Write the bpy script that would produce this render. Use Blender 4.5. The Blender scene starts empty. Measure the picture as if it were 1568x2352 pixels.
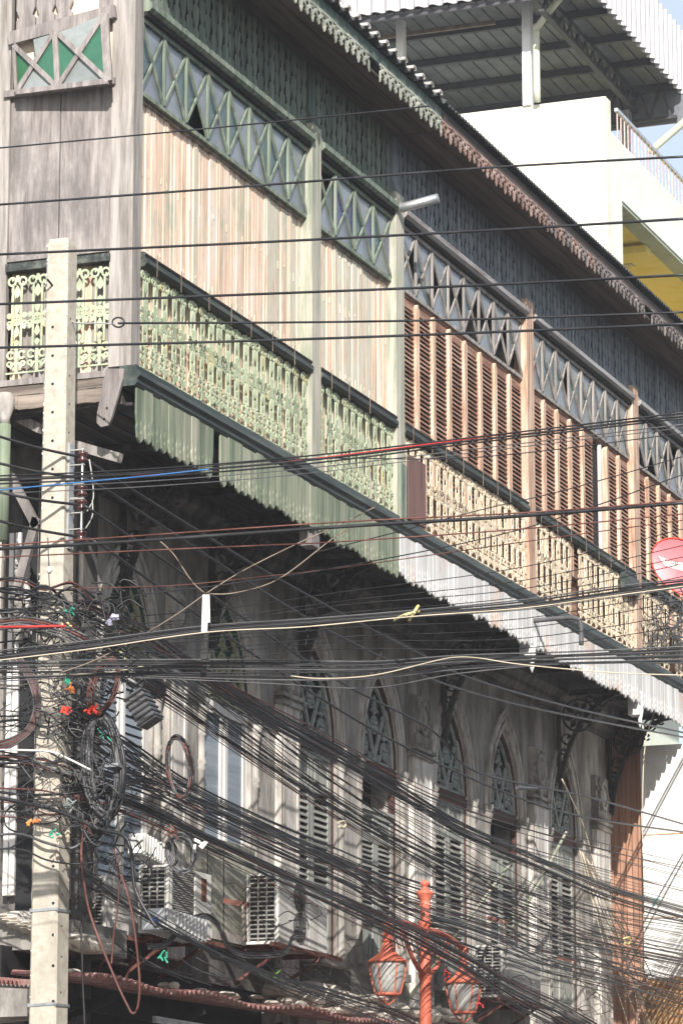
import bpy, math, random
from mathutils import Vector, Matrix
random.seed(7)
R = random.random
U = random.uniform
scene = bpy.context.scene
col = scene.collection

# ---------------------------------------------------------------- camera
F, PW, PH = 8000.0, 1568.0, 2352.0          # focal length and frame in photo units
YH, XV = 2930.0, 3940.0
pitch = math.atan((YH - PH / 2) / F)
az = math.atan((XV - PW / 2) / math.hypot(F, YH - PH / 2))
Dv = Vector((-math.sin(az) * math.cos(pitch), math.cos(az) * math.cos(pitch), math.sin(pitch)))
Rv = Vector((math.cos(az), math.sin(az), 0))
Uv = Rv.cross(Dv)


def ray(px, py):
    return (Dv * F + Rv * (px - PW / 2) - Uv * (py - PH / 2)).normalized()


_c = ray(320, 845) * 30.5
CAM = Vector((-_c.x, -_c.y, 1.6))


def onX(px, py, X):
    v = ray(px, py)
    return CAM + v * ((X - CAM.x) / v.x)


def onY(px, py, Y):
    v = ray(px, py)
    return CAM + v * ((Y - CAM.y) / v.y)


def atD(px, py, D):
    v = ray(px, py)
    return CAM + v * (D / v.dot(Dv))


cd = bpy.data.cameras.new('camera')
cam = bpy.data.objects.new('camera', cd)
col.objects.link(cam)
m = Matrix((Rv, Uv, -Dv)).transposed().to_4x4()
m.translation = CAM
cam.matrix_world = m
cd.sensor_fit = 'HORIZONTAL'
cd.sensor_width = 24
cd.lens = 24 * F / PW
cd.clip_start = 0.5
cd.clip_end = 2500
scene.camera = cam

# ---------------------------------------------------------------- light
LD = Vector((-1.0, 2.25, -1.5)).normalized()       # direction the sunlight travels
el = math.asin(-LD.z)
world = bpy.data.worlds.new('World')
scene.world = world
world.use_nodes = True
wn = world.node_tree
sky = wn.nodes.new('ShaderNodeTexSky')
sky.sky_type = 'NISHITA'
sky.sun_disc = False
sky.sun_elevation = el
sky.sun_rotation = math.atan2(-LD.x, -LD.y)
sky.dust_density = 1.5
sky.air_density = 1.0
haze = wn.nodes.new('ShaderNodeMix')          # thin bright haze evenly over the blue sky
haze.data_type = 'RGBA'; haze.blend_type = 'ADD'; haze.inputs[0].default_value = 1.0
haze.inputs[7].default_value = (6.2, 6.6, 7.0, 1)
wn.links.new(sky.outputs[0], haze.inputs[6])
wn.links.new(haze.outputs[2], wn.nodes['Background'].inputs[0])
wn.nodes['Background'].inputs[1].default_value = 0.06
sd = bpy.data.lights.new('sun', 'SUN')
sd.energy = 5.0
sd.angle = math.radians(0.5)
sd.color = (1.0, 0.945, 0.875)
sun = bpy.data.objects.new('sun', sd)
sun.rotation_euler = LD.to_track_quat('-Z', 'Y').to_euler()
sun.location = (20, -40, 40)
col.objects.link(sun)
vs = scene.view_settings
vs.view_transform = 'Standard'
vs.look = 'None'
vs.gamma = 1
vs.exposure = 0.5
vs.use_curve_mapping = False
scene.cycles.max_bounces = 6
scene.cycles.transparent_max_bounces = 8

# ---------------------------------------------------------------- materials


def srgb(r, g, b):
    f = lambda c: ((c / 255 + 0.055) / 1.055) ** 2.4 if c > 10 else c / 255 / 12.92
    return (f(r), f(g), f(b), 1)


def M(name, c1, c2, c3=None, st=(1, 1, 1), sc=4.0, rough=0.8, bump=0.3, metal=0.0, rnd=0.12,
      dirt=None, dsc=1.3, dth=0.52, spec=0.3, lo=0.36, hi=0.64):
    mt = bpy.data.materials.new(name)
    mt.use_nodes = True
    nt = mt.node_tree
    N, L = nt.nodes, nt.links
    bs = N['Principled BSDF']
    geo = N.new('ShaderNodeNewGeometry')
    mp = N.new('ShaderNodeMapping')
    mp.inputs['Scale'].default_value = st
    L.new(geo.outputs['Position'], mp.inputs[0])
    oi = N.new('ShaderNodeObjectInfo')
    cmb = N.new('ShaderNodeCombineXYZ')
    ml = N.new('ShaderNodeMath'); ml.operation = 'MULTIPLY'; ml.inputs[1].default_value = 37.0
    L.new(oi.outputs['Random'], ml.inputs[0])
    L.new(ml.outputs[0], cmb.inputs[2])
    L.new(ml.outputs[0], cmb.inputs[1])
    add = N.new('ShaderNodeVectorMath')
    L.new(mp.outputs[0], add.inputs[0]); L.new(cmb.outputs[0], add.inputs[1])
    nz = N.new('ShaderNodeTexNoise')
    nz.inputs['Scale'].default_value = sc
    nz.inputs['Detail'].default_value = 7
    nz.inputs['Roughness'].default_value = 0.68
    L.new(add.outputs[0], nz.inputs['Vector'])
    rp = N.new('ShaderNodeValToRGB')
    e = rp.color_ramp.elements
    c3 = c3 or c2
    e[0].position = lo; e[0].color = (*c1[:3], 1)
    e[1].position = hi; e[1].color = (*c3[:3], 1)
    x = e.new((lo + hi) / 2); x.color = (*c2[:3], 1)
    L.new(nz.outputs[0], rp.inputs[0])
    out = rp.outputs[0]
    if dirt:
        n2 = N.new('ShaderNodeTexNoise')
        n2.inputs['Scale'].default_value = dsc
        n2.inputs['Detail'].default_value = 9
        n2.inputs['Roughness'].default_value = 0.72
        m2 = N.new('ShaderNodeMapping'); m2.inputs['Scale'].default_value = (1, 1, 0.45)
        L.new(geo.outputs['Position'], m2.inputs[0]); L.new(m2.outputs[0], n2.inputs['Vector'])
        mr = N.new('ShaderNodeMapRange')
        mr.inputs[1].default_value = dth - 0.06; mr.inputs[2].default_value = dth + 0.12
        L.new(n2.outputs[0], mr.inputs[0])
        mx = N.new('ShaderNodeMix'); mx.data_type = 'RGBA'
        mx.inputs[7].default_value = (*dirt[:3], 1)
        L.new(mr.outputs[0], mx.inputs[0]); L.new(out, mx.inputs[6])
        out = mx.outputs[2]
    hs = N.new('ShaderNodeHueSaturation')
    m3 = N.new('ShaderNodeMapRange')
    m3.inputs[3].default_value = 1 - rnd; m3.inputs[4].default_value = 1 + rnd
    L.new(oi.outputs['Random'], m3.inputs[0]); L.new(m3.outputs[0], hs.inputs['Value'])
    L.new(out, hs.inputs['Color'])
    L.new(hs.outputs[0], bs.inputs['Base Color'])
    bs.inputs['Roughness'].default_value = rough
    bs.inputs['Metallic'].default_value = metal
    bs.inputs['Specular IOR Level'].default_value = spec
    if bump:
        bp = N.new('ShaderNodeBump'); bp.inputs['Strength'].default_value = bump
        bp.inputs['Distance'].default_value = 0.01
        L.new(nz.outputs[0], bp.inputs['Height']); L.new(bp.outputs[0], bs.inputs['Normal'])
    return mt


VS = (1, 1, 0.07)      # grain that runs vertically
YS = (1, 0.07, 1)
XS = (0.07, 1, 1)
m_peach = M('bare_peach_planks', (.60, .42, .31), (.81, .61, .47), (.83, .74, .65), VS, 11, rnd=.13, bump=.5,
            dirt=(.42, .46, .36), dsc=3.2, dth=.57)
m_peachgreen = M('peeling_green_planks', (.60, .42, .30), (.74, .68, .56), (.46, .52, .42), VS, 20, rnd=.12, bump=.5)
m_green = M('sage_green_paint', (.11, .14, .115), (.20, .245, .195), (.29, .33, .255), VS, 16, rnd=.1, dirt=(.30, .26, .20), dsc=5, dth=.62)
m_darkgreen = M('dark_green_paint', (.05, .075, .065), (.085, .12, .10), (.12, .16, .13), VS, 12, rough=.6)
m_slate = M('slate_grey_paint', (.11, .13, .14), (.19, .215, .235), (.27, .295, .315), VS, 14, rnd=.1)
m_shadeboard = M('shaded_sage_boards', (.09, .115, .10), (.15, .185, .155), (.23, .26, .21), VS, 14, rnd=.12)  # darker copy of the sage green, eave shade put into the colour
m_greyled = M('pale_grey_mouldings', (.20, .17, .16), (.34, .33, .33), (.42, .42, .42), YS, 16)
m_greyboard = M('weathered_grey_wood', (.17, .15, .145), (.27, .245, .235), (.37, .34, .325), (1, 1, .12), 15, bump=.6, rnd=.05, dirt=(.16, .145, .14), dsc=2.4, dth=.55)
m_post = M('weathered_post_wood', (.17, .155, .14), (.30, .275, .255), (.42, .39, .365), VS, 14, bump=.5)
m_postgreen = M('green_stained_post_wood', (.24, .27, .21), (.40, .40, .33), (.56, .51, .44), VS, 12, bump=.5)
m_orange = M('orange_weathered_wood', (.33, .18, .12), (.64, .43, .31), (.78, .64, .53), VS, 20, bump=.5)
m_louver = M('brown_louvre_wood', (.16, .075, .05), (.30, .165, .115), (.42, .29, .22), YS, 20, bump=.4, rnd=.25)
m_rough = M('split_old_timber', (.11, .09, .075), (.24, .20, .17), (.38, .32, .27), XS, 8, bump=.9)
m_iron = M('pale_green_iron', (.35, .39, .27), (.45, .52, .36), (.54, .57, .41), (1, 1, 1), 9, rnd=.12,
           dirt=(.62, .46, .20), dsc=4, dth=.60)
m_ironb = M('beige_peeling_iron', (.42, .27, .17), (.76, .62, .44), (.82, .75, .60), (1, 1, 1), 16, rnd=.15, lo=.3, hi=.6)
m_val = M('green_valance_paint', (.12, .15, .11), (.225, .265, .19), (.38, .37, .29), VS, 7, rnd=.07, bump=.5)
m_valtip = M('faded_valance_paint', (.22, .24, .18), (.32, .35, .26), (.50, .44, .37), VS, 9, rnd=.08, bump=.5)
m_valw = M('white_valance_paint', (.58, .56, .54), (.70, .70, .69), (.78, .78, .77), VS, 7, rnd=.08, bump=.4,
           dirt=(.66, .38, .24), dsc=1.5, dth=.60)
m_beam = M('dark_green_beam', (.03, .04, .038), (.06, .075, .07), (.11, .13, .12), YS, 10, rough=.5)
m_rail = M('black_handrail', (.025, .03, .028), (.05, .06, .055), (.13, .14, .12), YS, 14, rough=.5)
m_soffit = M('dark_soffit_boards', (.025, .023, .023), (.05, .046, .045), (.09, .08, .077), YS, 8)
m_eave = M('brown_eave_boards', (.06, .048, .042), (.10, .08, .072), (.14, .115, .10), YS, 8)
m_dark = M('dark_interior_shade', (.012, .012, .013), (.02, .02, .021), bump=0)  # near-black for unlit interiors and painted shade, also gaps and holes
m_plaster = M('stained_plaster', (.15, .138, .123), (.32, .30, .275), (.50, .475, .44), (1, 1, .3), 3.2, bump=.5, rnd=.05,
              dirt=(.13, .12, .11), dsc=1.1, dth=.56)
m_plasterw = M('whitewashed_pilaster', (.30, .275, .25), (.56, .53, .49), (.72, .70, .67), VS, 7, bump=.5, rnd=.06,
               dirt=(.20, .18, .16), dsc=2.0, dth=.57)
m_plasterd = M('soot_and_shade_plaster', (.05, .047, .045), (.095, .09, .085), (.17, .155, .145), (1, 1, .4), 4, bump=.5)  # soot plus the shade under balcony and awning put into the colour
m_shut = M('grey_green_shutter', (.18, .19, .175), (.30, .315, .29), (.40, .40, .36), VS, 12, rnd=.08, bump=.4,
           dirt=(.42, .36, .28), dsc=6, dth=.64)
m_shutslat = M('grey_shutter_slats', (.12, .12, .11), (.24, .24, .22), (.33, .32, .29), YS, 14, rnd=.2)
m_fan = M('pale_blue_green_fret', (.20, .24, .235), (.32, .36, .345), (.42, .45, .43), (1, 1, 1), 12)
m_fang = M('cream_fretwork', (.22, .22, .14), (.36, .36, .24), (.45, .45, .32), (1, 1, 1), 12)
m_fangreen = M('deep_green_panel', (.02, .05, .035), (.035, .085, .06), (.05, .11, .08), (1, 1, 1), 6)
m_maroon = M('maroon_transom', (.05, .022, .02), (.085, .04, .036), (.13, .065, .055), YS, 12)
m_conc = M('utility_pole_concrete', (.36, .325, .27), (.43, .395, .33), (.48, .445, .38), (1, 1, 1), 14, bump=.35,
           dirt=(.33, .30, .25), dsc=2.2, dth=.56, rough=.85)
m_rust = M('rusty_steel', (.09, .035, .028), (.16, .065, .05), (.24, .12, .09), (1, 1, 1), 10)
m_steel = M('galvanised_steel', (.35, .37, .38), (.5, .52, .54), (.6, .61, .62), (1, 1, 1), 8, rough=.4, metal=.7)
m_cable = M('black_cable', (.010, .010, .012), (.017, .017, .019), (.035, .035, .038), (1, 1, 1), 3, rough=.42, bump=0, spec=.5)
m_cable2 = M('grey_cable', (.05, .05, .055), (.09, .09, .095), (.13, .13, .13), (1, 1, 1), 3, rough=.5, bump=0, spec=.4)
m_cbrown = M('reddish_brown_cable', (.07, .025, .02), (.12, .045, .036), (.19, .085, .07), (1, 1, 1), 3, rough=.5, bump=0)
m_ins = M('maroon_glaze', (.035, .012, .012), (.06, .02, .018), (.10, .035, .03), rough=.2, bump=0, spec=.7)
m_cred = M('red_cable', (.45, .03, .03), (.55, .05, .05), bump=0, rough=.5)
m_cblue = M('blue_cable', (.03, .12, .35), (.05, .18, .42), bump=0, rough=.5)
m_ccream = M('cream_cable', (.45, .38, .27), (.6, .53, .4), bump=0, rough=.6)
m_ctan = M('tan_wire', (.16, .12, .09), (.26, .21, .16), bump=0, rough=.7)
m_cpurple = M('violet_cable', (.09, .05, .13), (.13, .08, .18), bump=0, rough=.4)
m_wire = M('bright_wire', (.30, .30, .29), (.42, .42, .40), bump=0, rough=.5)
m_lamp = M('orange_red_lamp_paint', (.42, .095, .055), (.56, .14, .085), (.64, .20, .13), (1, 1, 1), 6, rough=.55, spec=.4, bump=.3, dirt=(.20, .08, .06), dsc=9, dth=.60)
m_acw = M('off_white_ac_casing', (.50, .49, .46), (.62, .61, .58), (.68, .67, .64), VS, 4, rough=.5, bump=.1,
          dirt=(.36, .32, .27), dsc=4, dth=.62)
m_lav = M('lavender_plastic', (.40, .38, .55), (.5, .48, .62), bump=0)
m_grid = M('grey_plastic_grille', (.20, .19, .18), (.30, .29, .27), (.38, .37, .35), bump=0)
m_acd = M('dark_ac_coil', (.03, .03, .03), (.06, .06, .06), bump=0)
m_amp = M('cast_aluminium_box', (.42, .43, .43), (.55, .55, .55), (.6, .6, .6), (1, 1, 1), 6, rough=.5, metal=.2)
m_red = M('red_plastic', (.70, .05, .03), (.8, .08, .05), bump=0)
m_orangep = M('orange_plastic', (.75, .2, .05), (.85, .3, .1), bump=0)
m_greenp = M('green_plastic', (.02, .28, .16), (.05, .38, .25), bump=0)
m_bluep = M('blue_plastic', (.03, .1, .5), (.04, .14, .6), bump=0)
m_yellowp = M('yellowed_plastic', (.55, .45, .15), (.68, .6, .3), bump=0)
m_whitep = M('white_plastic', (.65, .64, .6), (.75, .74, .7), bump=0)
m_brownm = M('brown_metal_cladding', (.25, .13, .085), (.38, .21, .14), (.46, .27, .19), VS, 5, rough=.55, bump=.15,
             dirt=(.20, .10, .07), dsc=3, dth=.60)
m_brownw = M('brown_corrugated_sheet', (.22, .12, .05), (.36, .21, .10), (.42, .27, .14), (1, 1, 1), 6)
m_board = M('white_sign_sheet', (.72, .70, .66), (.80, .80, .78), (.82, .82, .81), (1, 1, 1), 3, rough=.6, bump=.05, rnd=0, dirt=(.62, .47, .33), dsc=1.9, dth=.60)
m_rustedge = M('rusty_seam', (.40, .20, .10), (.62, .42, .26), (.75, .62, .48), (1, 1, 1), 8)
m_cyan = M('faded_cyan_print', (.16, .62, .58), (.22, .70, .66), bump=0)
m_cyanl = M('pale_cyan_print', (.45, .76, .73), (.52, .78, .75), bump=0)
m_bg = M('pale_mint_wall', (.74, .78, .66), (.80, .84, .74), (.84, .86, .77), (1, 1, 1), 1.2, bump=.05, rnd=.02,
         dirt=(.66, .68, .58), dsc=.7, dth=.62)
m_bgcream = M('cream_render_wall', (.78, .75, .62), (.84, .82, .70), (.86, .84, .74), (1, 1, 1), 1.2, bump=.05, rnd=.02,
              dirt=(.60, .57, .47), dsc=.9, dth=.60)
m_bgyel = M('yellow_balcony_wall', (.74, .60, .16), (.80, .67, .22), (.82, .70, .28), (1, 1, 1), 2, bump=.05)
m_bggrey = M('grey_green_beam', (.34, .38, .30), (.42, .46, .37), (.46, .5, .42), (1, 1, 1), 2, bump=.05)
m_roofu = M('dark_roof_underside', (.13, .14, .16), (.18, .19, .215), (.22, .23, .255), (1, 1, 1), 1.5, rough=.5, bump=0, rnd=.03)
m_truss = M('dark_steel_truss', (.045, .045, .055), (.075, .075, .085), bump=0, rough=.5)
m_fascia = M('white_corrugated_metal', (.42, .41, .43), (.50, .49, .51), (.56, .55, .57), (1, 1, 1), 2, rough=.5, bump=0, rnd=.02)
m_whitep2 = M('white_painted_steel', (.74, .76, .78), (.82, .83, .84), (.85, .85, .85), (1, 1, 1), 3, rough=.5, bump=0,
              dirt=(.5, .5, .45), dsc=1.2, dth=.68)
m_pvc = M('cream_drain_pipe', (.62, .66, .50), (.70, .72, .58), bump=0, rough=.5)
m_pinkrail = M('faded_red_railing', (.55, .34, .32), (.66, .48, .45), (.74, .62, .58), (1, 1, 1), 8, bump=0)
m_awn = M('red_painted_awning', (.22, .09, .08), (.34, .16, .145), (.48, .33, .30), (1, 1, 1), 8, bump=.3,
          dirt=(.20, .16, .14), dsc=3, dth=.56)
m_debris = M('plaster_debris', (.35, .30, .25), (.55, .50, .43), (.68, .64, .58), (1, 1, 1), 5, bump=.9)
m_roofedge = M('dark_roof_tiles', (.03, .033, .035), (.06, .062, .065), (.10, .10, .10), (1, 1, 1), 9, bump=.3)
m_rooflit = M('painted_lit_tiles', (.25, .24, .22), (.42, .40, .38), (.62, .58, .56), (1, 1, 1), 9, bump=.3)  # paler copy of the roof tiles, painted to look sunlit
m_fret = M('pale_green_fret_board', (.24, .26, .21), (.40, .42, .35), (.52, .52, .45), (1, 1, 1), 10, rnd=.12)
m_fretr = M('rust_pink_fret_board', (.20, .12, .10), (.36, .24, .20), (.50, .40, .36), (1, 1, 1), 10, rnd=.18)
m_fretd = M('grey_fret_board', (.10, .085, .08), (.22, .19, .18), (.40, .34, .31), (1, 1, 1), 10, rnd=.2)
m_ground = M('street_asphalt', (.045, .044, .042), (.06, .058, .055), (.08, .078, .072), (1, 1, 1), 1, bump=.2, rnd=0)
m_pave = M('pavement_concrete', (.22, .21, .19), (.30, .285, .26), (.36, .34, .31), (1, 1, 1), 2, bump=.2, rnd=0)
m_pink = M('pink_red_dish', (.62, .17, .20), (.70, .22, .25), bump=0, rough=.4)
m_dishw = M('white_dish_print', (.80, .78, .78), (.84, .83, .83), bump=0, rough=.4)
m_curtain = M('cream_curtain', (.66, .54, .40), (.78, .67, .52), (.82, .72, .58), VS, 5, bump=.2)
m_blue = M('blue_grey_louvre_glass', (.14, .17, .20), (.21, .25, .30), (.28, .32, .37), YS, 6, rough=.4, rnd=.08)
m_framew = M('white_window_frame', (.55, .52, .48), (.70, .68, .65), (.78, .76, .74), VS, 9)
m_leaf = M('small_green_leaf', (.05, .12, .02), (.10, .22, .04), bump=0)
m_metalplate = M('rusty_purple_plate', (.10, .06, .055), (.17, .10, .09), (.24, .13, .10), VS, 5)


def glass(name, c, rough=.25, spec=.8):
    mt = M(name, tuple(x * .85 for x in c), c, tuple(min(1, x * 1.15) for x in c), (1, 1, 1), 6, rough=rough, bump=.05, spec=spec, rnd=.15)
    return mt


m_gfrost = glass('frosted_grey_pane', (.20, .225, .255), .3)
m_gdark = glass('dark_teal_pane', (.06, .10, .11), .2)
m_gviolet = glass('violet_blue_pane', (.07, .07, .17), .2)
m_ggreen = glass('green_textured_pane', (.018, .11, .04), .35)
m_gteal = glass('blue_green_textured_pane', (.03, .13, .075), .4)
m_gpale = glass('pale_frosted_pane', (.24, .265, .26), .4)
mt = bpy.data.materials.new('lantern_glass'); mt.use_nodes = True
_b = mt.node_tree.nodes['Principled BSDF']
_b.inputs['Base Color'].default_value = (.75, .75, .72, 1); _b.inputs['Roughness'].default_value = .3
_b.inputs['Transmission Weight'].default_value = .55
m_lglass = mt


def text_mesh(tc, parent, mat):
    t_ = bpy.data.objects.new('lettering', tc); col.objects.link(t_)
    bpy.context.view_layer.update()
    me = bpy.data.meshes.new_from_object(t_.evaluated_get(bpy.context.evaluated_depsgraph_get()))
    bpy.data.objects.remove(t_)
    me.materials.clear(); me.materials.append(mat)
    o = bpy.data.objects.new('lettering', me); col.objects.link(o); o.parent = parent
    return o


# ---------------------------------------------------------------- builders
WL = {}


class MB:
    def __init__(s):
        s.v = []; s.f = []; s.mi = []; s.cur = 0

    def add(s, vs, fs):
        b = len(s.v)
        s.v += [tuple(p) for p in vs]
        s.f += [tuple(b + i for i in f) for f in fs]
        s.mi += [s.cur] * len(fs)
        return s

    def box(s, x0, x1, y0, y1, z0, z1):
        return s.add([(x0, y0, z0), (x1, y0, z0), (x1, y1, z0), (x0, y1, z0), (x0, y0, z1), (x1, y0, z1), (x1, y1, z1), (x0, y1, z1)],
                     [(0, 3, 2, 1), (4, 5, 6, 7), (0, 1, 5, 4), (1, 2, 6, 5), (2, 3, 7, 6), (3, 0, 4, 7)])

    def P(s, pl, a, b, t):
        return (t, a, b) if pl == 'x' else (a, t, b) if pl == 'y' else (a, b, t)

    def poly(s, pl, pts, t0, t1):
        n = len(pts)
        vs = [s.P(pl, a, b, t0) for a, b in pts] + [s.P(pl, a, b, t1) for a, b in pts]
        fs = [tuple(range(n)), tuple(range(2 * n - 1, n - 1, -1))] + [(i, (i + 1) % n, n + (i + 1) % n, n + i) for i in range(n)]
        return s.add(vs, fs)

    def ring(s, pl, ca, cb, ro, ri, t0, t1, n=12, sq=1.0, a0=0, a1=2 * math.pi):
        full = abs(a1 - a0 - 2 * math.pi) < 1e-6
        k = n if full else n + 1
        vs = []
        for t in (t0, t1):
            for i in range(k):
                a = a0 + (a1 - a0) * i / n
                for r in (ro, ri):
                    vs.append(s.P(pl, ca + r * math.cos(a), cb + r * math.sin(a) * sq, t))
        fs = []
        for i in range(n):
            j = (i + 1) % k
            o, q = 2 * i, 2 * j
            K = 2 * k
            fs += [(o, q, q + 1, o + 1), (K + o, K + o + 1, K + q + 1, K + q), (o, K + o, K + q, q), (o + 1, q + 1, K + q + 1, K + o + 1)]
        return s.add(vs, fs)

    def bar(s, pl, a0, b0, a1, b1, w, t0, t1):
        dx, dy = a1 - a0, b1 - b0
        l = math.hypot(dx, dy) or 1
        nx, ny = -dy / l * w / 2, dx / l * w / 2
        return s.poly(pl, [(a0 + nx, b0 + ny), (a0 - nx, b0 - ny), (a1 - nx, b1 - ny), (a1 + nx, b1 + ny)], t0, t1)

    def petal(s, pl, ca, cb, ang, l0, l1, w, t0, t1):
        pts = []
        for r, k in ((l0, 0), (l0 + (l1 - l0) * .35, w * .7), (l0 + (l1 - l0) * .7, w), (l1, 0)):
            pts.append((r, k))
        full = pts + [(r, -k) for r, k in pts[-2:0:-1]]
        c, d = math.cos(ang), math.sin(ang)
        return s.poly(pl, [(ca + r * c - k * d, cb + r * d + k * c) for r, k in full], t0, t1)

    def tube(s, pts, r, n=5, cap=True):
        pts = [Vector(p) for p in pts]
        vs = []; fs = []
        m_ = len(pts)
        for i, p in enumerate(pts):
            t = (pts[min(i + 1, m_ - 1)] - pts[max(i - 1, 0)])
            t = t.normalized() if t.length > 1e-9 else Vector((0, 0, 1))
            up = Vector((0, 0, 1)) if abs(t.z) < .9 else Vector((1, 0, 0))
            a = t.cross(up).normalized(); b = t.cross(a)
            rr = r[i] if isinstance(r, (list, tuple)) else r
            for k in range(n):
                g = 2 * math.pi * k / n
                vs.append(p + a * rr * math.cos(g) + b * rr * math.sin(g))
        for i in range(m_ - 1):
            for k in range(n):
                j = (k + 1) % n
                fs.append((i * n + k, i * n + j, (i + 1) * n + j, (i + 1) * n + k))
        if cap:
            fs.append(tuple(range(n))); fs.append(tuple(reversed(range((m_ - 1) * n, m_ * n))))
        return s.add(vs, fs)

    def lathe(s, cx, cy, prof, n=14, a0=0.0, a1=2 * math.pi):
        vs = []; fs = []
        for r, z in prof:
            for k in range(n):
                g = a0 + (a1 - a0) * k / n
                vs.append((cx + r * math.cos(g), cy + r * math.sin(g), z))
        for i in range(len(prof) - 1):
            for k in range(n):
                j = (k + 1) % n
                fs.append((i * n + k, i * n + j, (i + 1) * n + j, (i + 1) * n + k))
        fs.append(tuple(reversed(range(n)))); fs.append(tuple(range((len(prof) - 1) * n, len(prof) * n)))
        return s.add(vs, fs)

    def blob(s, c, rx, ry, rz, n=6):
        vs = []; fs = []
        for i in range(n + 1):
            th = math.pi * i / n
            for k in range(n + 2):
                g = 2 * math.pi * k / (n + 2)
                vs.append((c[0] + rx * math.sin(th) * math.cos(g), c[1] + ry * math.sin(th) * math.sin(g), c[2] + rz * math.cos(th)))
        w = n + 2
        for i in range(n):
            for k in range(w):
                j = (k + 1) % w
                fs.append((i * w + k, (i + 1) * w + k, (i + 1) * w + j, i * w + j))
        return s.add(vs, fs)

    def obb(s, p0, p1, w, h, up=Vector((0, 0, 1))):
        p0, p1 = Vector(p0), Vector(p1)
        t = (p1 - p0).normalized()
        a = t.cross(up).normalized() * w / 2
        b = a.cross(t).normalized() * h / 2
        vs = [p + x * a + y * b for p in (p0, p1) for x, y in ((-1, -1), (1, -1), (1, 1), (-1, 1))]
        return s.add(vs, [(0, 1, 2, 3), (7, 6, 5, 4), (0, 4, 5, 1), (1, 5, 6, 2), (2, 6, 7, 3), (3, 7, 4, 0)])

    def build(s, name, mats, parent=None, smooth=False):
        me = bpy.data.meshes.new(name)
        xs = [p[0] for p in s.v]; ys = [p[1] for p in s.v]; zs = [p[2] for p in s.v]
        o = Vector(((min(xs) + max(xs)) / 2, (min(ys) + max(ys)) / 2, min(zs)))
        me.from_pydata([(p[0] - o.x, p[1] - o.y, p[2] - o.z) for p in s.v], [], s.f)
        if not isinstance(mats, (list, tuple)): mats = [mats]
        for mm in mats: me.materials.append(mm)
        if len(mats) > 1: me.polygons.foreach_set('material_index', s.mi)
        if smooth: me.polygons.foreach_set('use_smooth', [True] * len(me.polygons))
        me.update()
        import bmesh
        bm = bmesh.new(); bm.from_mesh(me); bmesh.ops.recalc_face_normals(bm, faces=bm.faces); bm.to_mesh(me); bm.free()
        ob = bpy.data.objects.new(name, me)
        col.objects.link(ob)
        WL[ob] = o
        if parent is not None:
            ob.parent = parent; ob.location = o - WL[parent]
        else:
            ob.location = o
        return ob


def B(x0, x1, y0, y1, z0, z1):
    return MB().box(x0, x1, y0, y1, z0, z1)


def dup(ob, shift, parent=None, mat=None):
    c = ob.copy(); col.objects.link(c)
    w = WL[ob] + Vector(shift)
    p = parent if parent is not None else ob.parent
    c.parent = p
    c.location = w - (WL[p] if p is not None else Vector())
    WL[c] = w
    return c


def tag(o, label, cat, group=None, kind=None):
    if label: o['label'] = label
    if cat: o['category'] = cat
    if group: o['group'] = group
    if kind: o['kind'] = kind
    return o


def empty(name, loc, label=None, cat=None, group=None, kind=None):
    o = bpy.data.objects.new(name, None)
    o.empty_display_size = .3
    o.location = loc
    col.objects.link(o)
    WL[o] = Vector(loc)
    return tag(o, label, cat, group, kind)


def arch(a, h, n=8):
    Rr = (a * a + h * h) / (2 * a)
    pts = []
    t1 = math.asin(min(1, h / Rr))
    for i in range(n + 1):
        t = t1 * i / n
        pts.append((-a + Rr - Rr * math.cos(t), Rr * math.sin(t)))   # left half: from -a at 0 up to 0 at h
    return pts


def spline(pts, seg=6):
    pts = [Vector(p) for p in pts]
    out = []
    n = len(pts)
    for i in range(n - 1):
        p0, p1, p2, p3 = pts[max(i - 1, 0)], pts[i], pts[i + 1], pts[min(i + 2, n - 1)]
        for k in range(seg):
            t = k / seg
            out.append(.5 * ((2 * p1) + (p2 - p0) * t + (2 * p0 - 5 * p1 + 4 * p2 - p3) * t * t + (3 * p1 - p0 - 3 * p2 + p3) * t ** 3))
    out.append(pts[-1])
    return out


# ================================================================ SETTING
g = B(-120, 120, -120, 130, -.3, 0).build('ground', m_ground); g['kind'] = 'structure'
g = B(-30, 2.2, -4.2, 90, .004, .14).build('pavement', m_pave); g['kind'] = 'structure'
g = B(12.5, 30, -60, 120, .004, .14).build('pavement', m_pave); g['kind'] = 'structure'

# ================================================================ TWO HOUSES
HB = -.18                       # front plane of the short left facade
YEND = 18.35
YLOW = 17.7
SPLIT = 6.5
h1 = empty('corner_house', (-3, 3, 0), 'green corner shophouse with bare peach plank wall and pale green iron balcony rail', 'house')
h2 = empty('louvred_shophouse', (-3, 12, 0), 'orange brown louvred shophouse with beige balcony rail and white valance', 'house')


def H(y): return h1 if y < SPLIT else h2


# near-black core blocks added behind the skins to block light, and floor slabs
B(-9, -.62, .25, SPLIT, 9.4, 13.45).build('light_block_core', m_dark, h1)
B(-9, -.62, SPLIT + .02, YEND, 9.4, 13.45).build('light_block_core', m_dark, h2)
B(-9, -2.0, 1.6, SPLIT, 0.14, 9.0).build('light_block_core', m_dark, h1)
B(-9, -2.0, SPLIT + .02, YLOW, 0.14, 9.0).build('light_block_core', m_dark, h2)
B(-9, -.1, .1, SPLIT - .02, 9.05, 9.3).build('floor_slab', m_dark, h1)
B(-9, -.1, SPLIT + .02, YEND, 9.05, 9.3).build('floor_slab', m_dark, h2)

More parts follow.
